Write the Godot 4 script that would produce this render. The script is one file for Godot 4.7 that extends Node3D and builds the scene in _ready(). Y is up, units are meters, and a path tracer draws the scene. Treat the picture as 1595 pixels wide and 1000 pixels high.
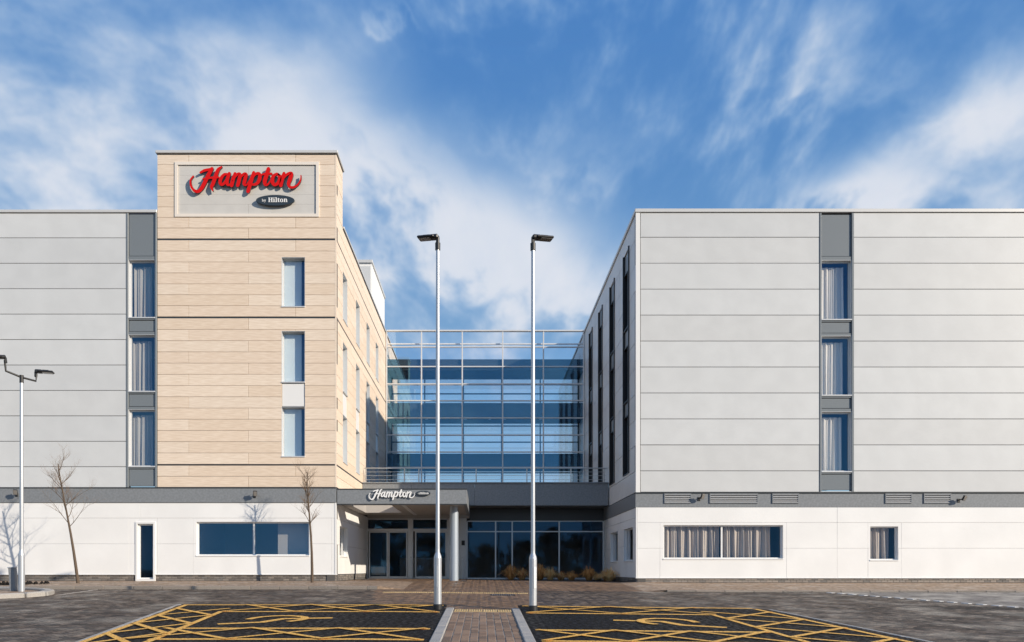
extends Node3D

# ------------------------------------------------------------------ measures
const D := 28.571            # metres from the camera to the front facade
const EYE := 0.4             # eye height above the building's ground level
const XL := -5.43            # side wall of the stone tower, facing the court
const XR := 5.69             # side wall of the other wing, facing the court
const GD := 36.2             # lobby glazing
const LD := 43.0             # glazed link

var rng := RandomNumberGenerator.new()
var M := {}
var boxes := {}
var texs := {}
var FRONT := Transform3D(Basis(), Vector3(0, 0, -D))
var LSIDE := Transform3D(Basis(Vector3(0, 0, -1), Vector3(0, 1, 0), Vector3(1, 0, 0)), Vector3(XL, 0, 0))
var RSIDE := Transform3D(Basis(Vector3(0, 0, 1), Vector3(0, 1, 0), Vector3(-1, 0, 0)), Vector3(XR, 0, 0))

func fx(p: float) -> float: return (p - 752.0) / 42.0
func fy(p: float) -> float: return EYE + (888.0 - p) / 42.0

# height of the sloping ground: it climbs 4.4 % towards the hotel, then runs level
func g(x: float, d: float) -> float:
	var drop: float = 0.1 * clampf((x + 2.0) / 10.0, 0.0, 1.0)
	return -1.26 + 0.044 * clampf(d, 4.0, 28.6) - drop

func gp(x: float, d: float, up := 0.0) -> Vector3: return Vector3(x, g(x, d) + up, -d)

# ------------------------------------------------------------------ nodes
func thing(called: String, label: String, category: String, at := Vector3.ZERO, group := "") -> Node3D:
	var o := Node3D.new()
	o.name = numbered(called)
	add_child(o)
	o.position = at
	tag(o, label, category, group)
	return o

func tag(o: Node, label: String, category: String, group := "") -> void:
	o.set_meta("label", label)
	o.set_meta("category", category)
	if group != "": o.set_meta("group", group)

func numbered(called: String) -> String:
	if not has_node(NodePath(called)): return called
	var i := 1
	while has_node(NodePath("%s_%03d" % [called, i])): i += 1
	return "%s_%03d" % [called, i]

func setting(called: String) -> Node3D:
	var o := Node3D.new()
	o.name = numbered(called)
	add_child(o)
	o.set_meta("kind", "structure")
	return o

func group_node(parent: Node3D, called: String) -> Node3D:
	var o := Node3D.new()
	o.name = called
	parent.add_child(o, true)
	return o

func put(parent: Node3D, called: String, mesh: Mesh, m: Material, xf := Transform3D()) -> MeshInstance3D:
	var o := MeshInstance3D.new()
	o.name = called if parent != self else numbered(called)
	o.mesh = mesh
	if m: o.material_override = m
	parent.add_child(o, true)
	o.global_transform = xf
	return o

# ------------------------------------------------------------------ mesh helpers
func st_new() -> SurfaceTool:
	var st := SurfaceTool.new()
	st.begin(Mesh.PRIMITIVE_TRIANGLES)
	return st

func q(st: SurfaceTool, a: Vector3, b: Vector3, c: Vector3, d: Vector3) -> void:   # counter-clockwise seen from outside
	var n := (c - a).cross(d - b).normalized()
	st.set_normal(n)
	for p in [a, c, b, a, d, c]: st.add_vertex(p)

func tri(st: SurfaceTool, a: Vector3, b: Vector3, c: Vector3) -> void:
	st.set_normal((b - a).cross(c - a).normalized())
	for p in [a, c, b]: st.add_vertex(p)

func abox(st: SurfaceTool, u0: float, u1: float, v0: float, v1: float, w0: float, w1: float) -> void:
	var p := [Vector3(u0, v0, w0), Vector3(u1, v0, w0), Vector3(u1, v1, w0), Vector3(u0, v1, w0), Vector3(u0, v0, w1), Vector3(u1, v0, w1), Vector3(u1, v1, w1), Vector3(u0, v1, w1)]
	q(st, p[4], p[5], p[6], p[7]); q(st, p[1], p[0], p[3], p[2])
	q(st, p[0], p[4], p[7], p[3]); q(st, p[5], p[1], p[2], p[6])
	q(st, p[7], p[6], p[2], p[3]); q(st, p[0], p[1], p[5], p[4])

func bevelled(s: Vector3, b: float) -> Mesh:
	var key := "%.3f %.3f %.3f %.4f" % [s.x, s.y, s.z, b]
	if boxes.has(key): return boxes[key]
	var st := st_new()
	var h := s / 2
	if b <= 0.0:
		abox(st, -h.x, h.x, -h.y, h.y, -h.z, h.z)
	else:
		var i := h - Vector3(b, b, b)
		for ax in 3:
			var e1 := (ax + 1) % 3
			var e2 := (ax + 2) % 3
			for sg in [-1.0, 1.0]:
				var c := []
				for k in [[-1, -1], [1, -1], [1, 1], [-1, 1]]:
					var v := Vector3.ZERO
					v[ax] = h[ax] * sg
					v[e1] = i[e1] * k[0]
					v[e2] = i[e2] * k[1]
					c.append(v)
				if sg > 0: q(st, c[0], c[1], c[2], c[3])
				else: q(st, c[3], c[2], c[1], c[0])
			for s1 in [-1.0, 1.0]:
				for s2 in [-1.0, 1.0]:
					var a := Vector3.ZERO; var bb := Vector3.ZERO; var cc := Vector3.ZERO; var dd := Vector3.ZERO
					a[ax] = -i[ax]; a[e1] = h[e1] * s1; a[e2] = i[e2] * s2
					bb[ax] = i[ax]; bb[e1] = h[e1] * s1; bb[e2] = i[e2] * s2
					cc[ax] = i[ax]; cc[e1] = i[e1] * s1; cc[e2] = h[e2] * s2
					dd[ax] = -i[ax]; dd[e1] = i[e1] * s1; dd[e2] = h[e2] * s2
					if s1 * s2 > 0: q(st, a, bb, cc, dd)
					else: q(st, dd, cc, bb, a)
		for sx in [-1.0, 1.0]:
			for sy in [-1.0, 1.0]:
				for sz in [-1.0, 1.0]:
					var a := Vector3(h.x * sx, i.y * sy, i.z * sz)
					var bb := Vector3(i.x * sx, h.y * sy, i.z * sz)
					var cc := Vector3(i.x * sx, i.y * sy, h.z * sz)
					if sx * sy * sz > 0: tri(st, a, bb, cc)
					else: tri(st, a, cc, bb)
	boxes[key] = st.commit()
	return boxes[key]

# a box given in a facade's own axes: u along the wall, v up, w outwards
func box(parent: Node3D, called: String, m: Material, pl: Transform3D, u0: float, u1: float, v0: float, v1: float, w0: float, w1: float, b := 0.0) -> MeshInstance3D:
	var c := Vector3((u0 + u1) / 2, (v0 + v1) / 2, (w0 + w1) / 2)
	return put(parent, called, bevelled(Vector3(absf(u1 - u0), absf(v1 - v0), absf(w1 - w0)), b), m, pl * Transform3D(Basis(), c))

# rectangle minus rectangles, as rectangles
func minus(r: Rect2, holes: Array) -> Array:
	var out := [r]
	for h: Rect2 in holes:
		var next := []
		for p: Rect2 in out:
			var c: Rect2 = p.intersection(h)
			if c.size.x <= 0.002 or c.size.y <= 0.002:
				next.append(p)
				continue
			if c.position.y > p.position.y + 0.003: next.append(Rect2(p.position.x, p.position.y, p.size.x, c.position.y - p.position.y))
			if c.end.y < p.end.y - 0.003: next.append(Rect2(p.position.x, c.end.y, p.size.x, p.end.y - c.end.y))
			if c.position.x > p.position.x + 0.003: next.append(Rect2(p.position.x, c.position.y, c.position.x - p.position.x, c.size.y))
			if c.end.x < p.end.x - 0.003: next.append(Rect2(c.end.x, c.position.y, p.end.x - c.end.x, c.size.y))
		out = next
	return out

func rc(u0: float, u1: float, v0: float, v1: float) -> Rect2:
	return Rect2(minf(u0, u1), minf(v0, v1), absf(u1 - u0), absf(v1 - v0))

# the wall behind the cladding, with its openings
func backing(parent: Node3D, m: Material, pl: Transform3D, r: Rect2, holes: Array, w := -0.05, called := "backing_wall") -> void:
	var st := st_new()
	for p: Rect2 in minus(r, holes):
		abox(st, p.position.x, p.end.x, p.position.y, p.end.y, w - 0.2, w)
	put(parent, called, st.commit(), m, pl)

func cladding(parent: Node3D, called: String, mats: Array, pl: Transform3D, rows: Array, cols_of_row: Callable, holes: Array, gap: float, thick := 0.046) -> void:
	for i in rows.size() - 1:
		var v0: float = rows[i]
		var v1: float = rows[i + 1]
		var cols: Array = cols_of_row.call(i)
		for k in cols.size() - 1:
			var r := rc(cols[k] + gap / 2, cols[k + 1] - gap / 2, v0 + gap / 2, v1 - gap / 2)
			var cut := minus(r, holes)
			var m: Material = mats[rng.randi() % mats.size()]
			var proud := rng.randf_range(-0.0025, 0.0025)
			if cut.size() == 1 and cut[0] == r:
				box(parent, called, m, pl, r.position.x, r.end.x, r.position.y, r.end.y, -thick, proud, 0.004)
			else:
				while cut.size() > 0:          # each connected piece is a panel of its own
					var piece := [cut.pop_back()]
					var grown := true
					while grown:
						grown = false
						for c: Rect2 in cut.duplicate():
							for p: Rect2 in piece:
								if c.grow(0.001).intersects(p):
									piece.append(c)
									cut.erase(c)
									grown = true
									break
					var st := st_new()
					for p: Rect2 in piece: abox(st, p.position.x, p.end.x, p.position.y, p.end.y, -thick, proud)
					put(parent, called, st.commit(), m, pl)

func frame_mesh(u0: float, u1: float, v0: float, v1: float, w0: float, w1: float, t: float) -> Mesh:
	var st := st_new()
	abox(st, u0, u1, v1 - t, v1, w0, w1)
	abox(st, u0, u1, v0, v0 + t, w0, w1)
	abox(st, u0, u0 + t, v0 + t, v1 - t, w0, w1)
	abox(st, u1 - t, u1, v0 + t, v1 - t, w0, w1)
	return st.commit()

func niche(parent: Node3D, m: Material, pl: Transform3D, u0: float, u1: float, v0: float, v1: float, w: float, deep: float, wide := 0.0, tall := 0.0) -> void:
	var st := st_new()
	var t := 0.06
	u0 -= wide; u1 += wide; v0 -= tall; v1 += tall * 0.6
	abox(st, u0 - t, u1 + t, v0 - t, v1 + t, w - deep - t, w - deep)
	abox(st, u0 - t, u0, v0 - t, v1 + t, w - deep, w)
	abox(st, u1, u1 + t, v0 - t, v1 + t, w - deep, w)
	abox(st, u0, u1, v1, v1 + t, w - deep, w)
	abox(st, u0, u1, v0 - t, v0, w - deep, w)
	put(parent, "room", st.commit(), m, pl)

func curtain_mesh(u0: float, u1: float, v0: float, v1: float, w: float, folds: float, amp: float) -> Mesh:
	var st := st_new()
	var n := int((u1 - u0) / 0.014)
	var ph := rng.randf() * 6.0
	var rows := 5
	var at := func(i: int, j: int) -> Vector3:
		var u := u0 + (u1 - u0) * i / n
		var t := float(j) / rows
		var s := sin(u * folds * TAU + ph) + 0.55 * sin(u * folds * 1.7 * TAU + ph * 2.0 + t * 0.6) + 0.3 * sin(u * folds * 3.1 * TAU + ph)
		return Vector3(u + 0.006 * sin(t * 3.0 + u * 9.0), v0 + (v1 - v0) * t, w + amp * s * (1.1 - 0.35 * t))
	for i in n:
		for j in rows:
			q(st, at.call(i, j), at.call(i + 1, j), at.call(i + 1, j + 1), at.call(i, j + 1))
	return st.commit()

# a window set back in its opening: frame, panes, sill, what hangs behind the glass, the dark room
func window(parent: Node3D, pl: Transform3D, r: Rect2, o: Dictionary) -> Node3D:
	var win := group_node(parent, o.get("called", "window"))
	win.global_transform = pl * Transform3D(Basis(), Vector3(r.position.x, r.position.y, 0))
	var u0 := r.position.x; var u1 := r.end.x; var v0 := r.position.y; var v1 := r.end.y
	var back: float = o.get("back", 0.16)
	var ft: float = o.get("frame", 0.05)
	var fm: Material = o.get("frame_mat", M.alu)
	# lining of the opening
	var st := st_new()
	var lt := 0.012
	abox(st, u0, u1, v1 - lt, v1, -0.27, -0.002); abox(st, u0, u0 + lt, v0, v1 - lt, -0.27, -0.002)
	abox(st, u1 - lt, u1, v0, v1 - lt, -0.27, -0.002)
	put(win, "reveal", st.commit(), o.get("reveal_mat", fm), pl)
	put(win, "frame", frame_mesh(u0 + lt, u1 - lt, v0, v1 - lt, -back - 0.06, -back, ft), fm, pl)
	box(win, "sill", o.get("sill_mat", fm), pl, u0 - 0.005, u1 + 0.005, v0 - 0.03, v0 + 0.012, -back + 0.001, 0.025, 0.004)
	var cuts: Array = [u0 + lt + ft] + o.get("mullions", []) + [u1 - lt - ft]
	for k in range(1, cuts.size() - 1):
		box(win, "mullion", fm, pl, cuts[k] - 0.03, cuts[k] + 0.03, v0 + ft, v1 - lt - ft, -back - 0.058, -back - 0.002)
	for k in cuts.size() - 1:
		var a: float = cuts[k] + (0.03 if k > 0 else 0.0)
		var b: float = cuts[k + 1] - (0.03 if k < cuts.size() - 2 else 0.0)
		box(win, "pane", o.get("glass", M.glass), pl, a, b, v0 + ft, v1 - lt - ft, -back - 0.032, -back - 0.026)
	if o.has("curtain"):
		for c in o.curtain:
			put(win, "curtain", curtain_mesh(c[0], c[1], v0 + 0.02, v1 - c[2], -back - 0.2, o.get("folds", 7.0), o.get("amp", 0.03)), o.curtain_mat, pl)
	if o.has("blind"):
		box(win, "blind", o.blind, pl, u0 + ft, u1 - (u1 - u0) * 0.22, v0 + 0.03, v1 - 0.03, -back - 0.09, -back - 0.08)
	niche(win, o.get("room", M.room), pl, u0 + 0.001, u1 - 0.001, v0 + 0.001, v1 - 0.001, -0.271, o.get("deep", 3.5), o.get("wide", 0.7), o.get("tall", 0.25))
	return win

func tube(st: SurfaceTool, pts: Array, rads: Array, sides := 6, cap := true) -> void:
	var rings := []
	var prev := Vector3(0.3, 0.1, 1).normalized()
	for i in pts.size():
		var dir: Vector3 = (pts[mini(i + 1, pts.size() - 1)] - pts[maxi(i - 1, 0)]).normalized()
		var a := (prev - dir * prev.dot(dir))
		if a.length() < 0.01: a = dir.cross(Vector3(0.2, 1, 0.4))
		a = a.normalized()
		prev = a
		var b := dir.cross(a)
		var ring := []
		for k in sides:
			var t := TAU * k / sides
			ring.append([pts[i] + (a * cos(t) + b * sin(t)) * rads[i], a * cos(t) + b * sin(t)])
		rings.append(ring)
	for i in rings.size() - 1:
		for k in sides:
			var k2 := (k + 1) % sides
			for e in [[i, k], [i + 1, k2], [i, k2], [i, k], [i + 1, k], [i + 1, k2]]:
				st.set_normal(rings[e[0]][e[1]][1])
				st.add_vertex(rings[e[0]][e[1]][0])
	if cap:
		for e in [[0, -1.0], [rings.size() - 1, 1.0]]:
			var ring: Array = rings[e[0]]
			var c: Vector3 = pts[e[0]]
			for k in sides:
				var p: Vector3 = ring[k][0]
				var p2: Vector3 = ring[(k + 1) % sides][0]
				if e[1] > 0: tri(st, c, p, p2)
				else: tri(st, c, p2, p)

# lathed post: [[radius, height], ...]
func lathe(st: SurfaceTool, prof: Array, sides := 24, at := Vector3.ZERO) -> void:
	for i in prof.size() - 1:
		var r0: float = prof[i][0]; var y0: float = prof[i][1]
		var r1: float = prof[i + 1][0]; var y1: float = prof[i + 1][1]
		var slope := Vector2(y1 - y0, r0 - r1).normalized()
		for k in sides:
			var t0 := TAU * k / sides; var t1 := TAU * (k + 1) / sides
			var v := []
			for e in [[r0, y0, t0], [r0, y0, t1], [r1, y1, t1], [r1, y1, t0]]:
				v.append([at + Vector3(e[0] * sin(e[2]), e[1], e[0] * cos(e[2])), Vector3(sin(e[2]) * slope.x, slope.y, cos(e[2]) * slope.x)])
			for j in [0, 2, 1, 0, 3, 2]:
				st.set_normal(v[j][1])
				st.add_vertex(v[j][0])

# ------------------------------------------------------------------ materials
func ntex(freq: float, lo: Color, hi: Color, sd: int, size := 512, oct := 4, normal := 0.0) -> NoiseTexture2D:
	var key := str([freq, lo, hi, sd, size, oct, normal])
	if texs.has(key): return texs[key]
	var n := FastNoiseLite.new()
	n.noise_type = FastNoiseLite.TYPE_SIMPLEX_SMOOTH
	n.frequency = freq
	n.fractal_octaves = oct
	n.seed = sd
	var t := NoiseTexture2D.new()
	t.width = size; t.height = size
	t.seamless = true
	t.noise = n
	if normal > 0.0:
		t.as_normal_map = true
		t.bump_strength = normal
	else:
		var gr := Gradient.new()
		gr.set_color(0, lo); gr.set_color(1, hi)
		gr.set_offset(0, 0.2); gr.set_offset(1, 0.8)
		t.color_ramp = gr
	texs[key] = t
	return t

func lin(r: float, gg: float, b: float, a := 1.0) -> Color:
	var c := Color(r, gg, b).linear_to_srgb()
	c.a = a
	return c

func mat(c: Color, rough := 0.6, metal := 0.0, tex: Texture2D = null, scale := 1.0, rtex: Texture2D = null, ntx: Texture2D = null, nscale := 1.0) -> StandardMaterial3D:
	var m := StandardMaterial3D.new()
	m.albedo_color = c
	m.roughness = rough
	m.metallic = metal
	if tex: m.albedo_texture = tex
	if rtex: m.roughness_texture = rtex
	if ntx:
		m.normal_enabled = true
		m.normal_texture = ntx
		m.normal_scale = nscale
	if tex or rtex or ntx:
		m.uv1_triplanar = true
		m.uv1_world_triplanar = true
		m.uv1_scale = Vector3.ONE * scale
	return m

func coated(tint: Color, share: float) -> StandardMaterial3D:   # solar-control glass: mirrors a share, lets the rest through
	var m := StandardMaterial3D.new()
	var im := Image.create(4, 4, false, Image.FORMAT_RGBA8)
	im.fill(Color.WHITE)
	m.albedo_texture = ImageTexture.create_from_image(im)
	m.albedo_color = Color(tint.r, tint.g, tint.b, share)
	m.transparency = BaseMaterial3D.TRANSPARENCY_ALPHA
	m.metallic = 1.0
	m.roughness = 0.02
	return m

func make_materials() -> void:
	var gray := func(v: float) -> Color: return Color(v, v, v)
	var fine := ntex(0.006, gray.call(0.978), gray.call(1.0), 3, 512, 3)
	M.panel = []
	for t in [[0.622, 0.635, 0.638], [0.60, 0.613, 0.618], [0.64, 0.653, 0.656], [0.61, 0.62, 0.62], [0.632, 0.646, 0.65]]:
		M.panel.append(mat(lin(t[0], t[1], t[2]), 0.42, 0.0, fine, 0.2 + 0.02 * M.panel.size()))
	M.white = [mat(lin(0.83, 0.83, 0.82), 0.55, 0.0, ntex(0.006, gray.call(0.975), gray.call(1.0), 8, 512, 5), 0.15)]
	var st1 := ntex(0.02, Color(0.945, 0.93, 0.915), Color(1, 1, 1), 21, 512, 5)
	M.stone = []
	for t in [[0.80, 0.675, 0.55], [0.78, 0.65, 0.525], [0.82, 0.70, 0.575], [0.765, 0.635, 0.505], [0.80, 0.685, 0.565], [0.79, 0.66, 0.53]]:
		var m := mat(lin(t[0], t[1], t[2]), 0.7, 0.0, st1, 1.0)
		m.uv1_scale = Vector3(0.16, 1.9, 0.16)
		M.stone.append(m)
	M.backing = mat(lin(0.10, 0.095, 0.09), 0.9)
	M.band = mat(lin(0.235, 0.25, 0.265), 0.4, 0.0, ntex(0.03, gray.call(0.92), gray.call(1.0), 31), 0.6)
	M.grey_panel = mat(lin(0.20, 0.225, 0.245), 0.35, 0.0, ntex(0.06, gray.call(0.9), gray.call(1.0), 33), 0.8)
	M.dark = mat(lin(0.035, 0.04, 0.045), 0.4)
	M.bronze = mat(lin(0.03, 0.028, 0.028), 0.35)
	M.alu = mat(lin(0.62, 0.63, 0.64), 0.35, 0.2)
	M.whiteframe = mat(lin(0.77, 0.77, 0.76), 0.4)
	M.cream = mat(lin(0.78, 0.71, 0.63), 0.5)
	M.coping = mat(lin(0.6, 0.6, 0.59), 0.4, 0.1)
	M.glass = coated(Color(0.5, 0.78, 1.0), 0.08)
	M.link_glass = coated(Color(0.5, 0.8, 1.0), 0.125)
	M.lobby_glass = coated(Color(0.45, 0.75, 1.0), 0.035)
	M.back_glass = coated(Color(0.8, 0.92, 1.0), 0.12)
	M.screen_glass = coated(Color(0.9, 0.95, 1.0), 0.08)
	M.slab = mat(lin(0.025, 0.05, 0.075), 0.6)
	M.room = mat(lin(0.32, 0.31, 0.29), 0.9)
	M.lobby = mat(lin(0.15, 0.135, 0.12), 0.9)
	M.curtain_light = mat(lin(0.66, 0.635, 0.575), 0.9)
	M.curtain_grey = mat(lin(0.33, 0.32, 0.295), 0.9)
	M.curtain_beige = mat(lin(0.40, 0.355, 0.31), 0.9)
	M.blind = mat(lin(0.62, 0.70, 0.70), 0.7)
	M.brick = []
	for t in [[0.23, 0.205, 0.185], [0.29, 0.26, 0.235], [0.19, 0.17, 0.155], [0.33, 0.29, 0.255], [0.25, 0.235, 0.22], [0.42, 0.37, 0.325], [0.36, 0.325, 0.295]]:
		M.brick.append(mat(lin(t[0], t[1], t[2]), 0.85, 0.0, ntex(0.08, gray.call(0.75), gray.call(1.0), 40), 1.5))
	M.mortar = mat(lin(0.10, 0.095, 0.09), 0.95)
	M.red = mat(lin(0.64, 0.008, 0.009), 0.6)
	M.red.metallic_specular = 0.25
	M.black = mat(lin(0.012, 0.013, 0.015), 0.4)
	M.sign_white = mat(lin(0.85, 0.85, 0.84), 0.4)
	M.oval = mat(lin(0.03, 0.042, 0.055), 0.35)
	M.oval_edge = mat(lin(0.45, 0.46, 0.47), 0.35, 0.5)
	M.sign_panel = mat(lin(0.60, 0.58, 0.545), 0.5, 0.0, fine, 0.4)
	M.column = mat(lin(0.36, 0.41, 0.47), 0.35, 0.2)
	M.galv = mat(lin(0.62, 0.645, 0.68), 0.36, 0.55, ntex(0.05, gray.call(0.86), gray.call(1.0), 51), 2.0)
	M.lamp_black = mat(lin(0.018, 0.018, 0.019), 0.45)
	M.lens = mat(lin(0.22, 0.21, 0.2), 0.2)
	M.soffit = mat(lin(0.40, 0.38, 0.36), 0.6)
	M.rail = mat(lin(0.5, 0.5, 0.5), 0.3, 0.6)
	# ground
	var wet := ntex(0.006, gray.call(0.42), gray.call(1.0), 61, 1024, 5)
	var gn := ntex(0.09, Color.BLACK, Color.WHITE, 62, 512, 4, 6.0)
	var pit := ntex(0.12, gray.call(0.7), gray.call(1.0), 63, 512, 4)
	var worn := ntex(0.03, gray.call(0.66), gray.call(1.0), 64, 1024, 8)
	M.pavers = []
	for k in 6:
		var t: Array = [[0.118, 0.085, 0.062], [0.09, 0.067, 0.05], [0.155, 0.114, 0.083], [0.05, 0.038, 0.030], [0.24, 0.185, 0.138], [0.11, 0.083, 0.064]][k]
		M.pavers.append(mat(lin(t[0], t[1], t[2]), 0.8, 0.0, worn, 0.11, wet))
		M.pavers[k].metallic_specular = 0.38
	M.paver_multi = mat(Color.WHITE, 0.8, 0.0, worn, 0.11, wet)
	M.paver_multi.metallic_specular = 0.38
	M.paver_multi.vertex_color_use_as_albedo = true
	M.sand = mat(lin(0.035, 0.031, 0.028), 0.9, 0.0, pit, 0.5)
	M.earth = mat(lin(0.10, 0.09, 0.075), 0.95, 0.0, pit, 0.2)
	M.asphalt = mat(lin(0.026, 0.023, 0.021), 1.0, 0.0, ntex(0.2, gray.call(0.45), gray.call(1.0), 71, 512, 3), 1.2, wet, gn, 0.8)
	M.asphalt.metallic_specular = 0.25
	M.road = mat(lin(0.26, 0.232, 0.21), 0.7, 0.0, worn, 0.12, wet)
	M.pavement = mat(lin(0.48, 0.345, 0.24), 0.85, 0.0, worn, 0.17, wet)
	M.pavement.metallic_specular = 0.3
	M.road.metallic_specular = 0.4
	M.kerb = [mat(lin(0.36, 0.31, 0.265), 0.8, 0.0, pit, 0.8), mat(lin(0.31, 0.275, 0.24), 0.8, 0.0, pit, 0.6), mat(lin(0.40, 0.35, 0.30), 0.8, 0.0, pit, 0.9)]
	M.kerb_pale = [mat(lin(0.52, 0.49, 0.45), 0.8, 0.0, pit, 0.8), mat(lin(0.47, 0.45, 0.42), 0.8, 0.0, pit, 0.6)]
	M.yellow = mat(lin(0.92, 0.50, 0.09), 0.65, 0.0, ntex(0.05, Color(0.34, 0.31, 0.3), Color(1, 1, 1), 75, 512, 6), 0.8)
	texs.values()[-1].color_ramp.set_offset(0, 0.22)
	texs.values()[-1].color_ramp.set_offset(1, 0.42)
	M.tactile = [mat(lin(0.66, 0.48, 0.24), 0.75, 0.0, pit, 1.0), mat(lin(0.60, 0.43, 0.21), 0.75, 0.0, pit, 1.2)]
	M.paint = mat(lin(0.72, 0.72, 0.70), 0.7, 0.0, pit, 0.8)
	M.setts = []
	for t in [[0.27, 0.195, 0.145], [0.22, 0.16, 0.122], [0.32, 0.235, 0.175], [0.185, 0.14, 0.11], [0.29, 0.22, 0.175]]:
		M.setts.append(mat(lin(t[0] * 1.2, t[1] * 1.06, t[2] * 0.92), 0.8, 0.0, pit, 1.0))
	M.soil = mat(lin(0.018, 0.014, 0.011), 0.95, 0.0, pit, 1.0, null, gn, 1.0)
	M.blue = mat(lin(0.03, 0.10, 0.20), 0.4)
	M.bark = mat(lin(0.16, 0.115, 0.08), 0.85, 0.0, ntex(0.08, gray.call(0.6), gray.call(1.0), 81), 2.0)
	M.twig = mat(lin(0.24, 0.155, 0.09), 0.85)
	M.grass = []
	for t in [[0.76, 0.40, 0.13], [0.58, 0.25, 0.08], [0.82, 0.55, 0.24]]:
		var m := mat(lin(t[0], t[1], t[2]), 0.8)
		m.cull_mode = BaseMaterial3D.CULL_DISABLED
		M.grass.append(m)
	M.leaf = mat(lin(0.035, 0.055, 0.022), 0.7)
	M.leaf.cull_mode = BaseMaterial3D.CULL_DISABLED

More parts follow.
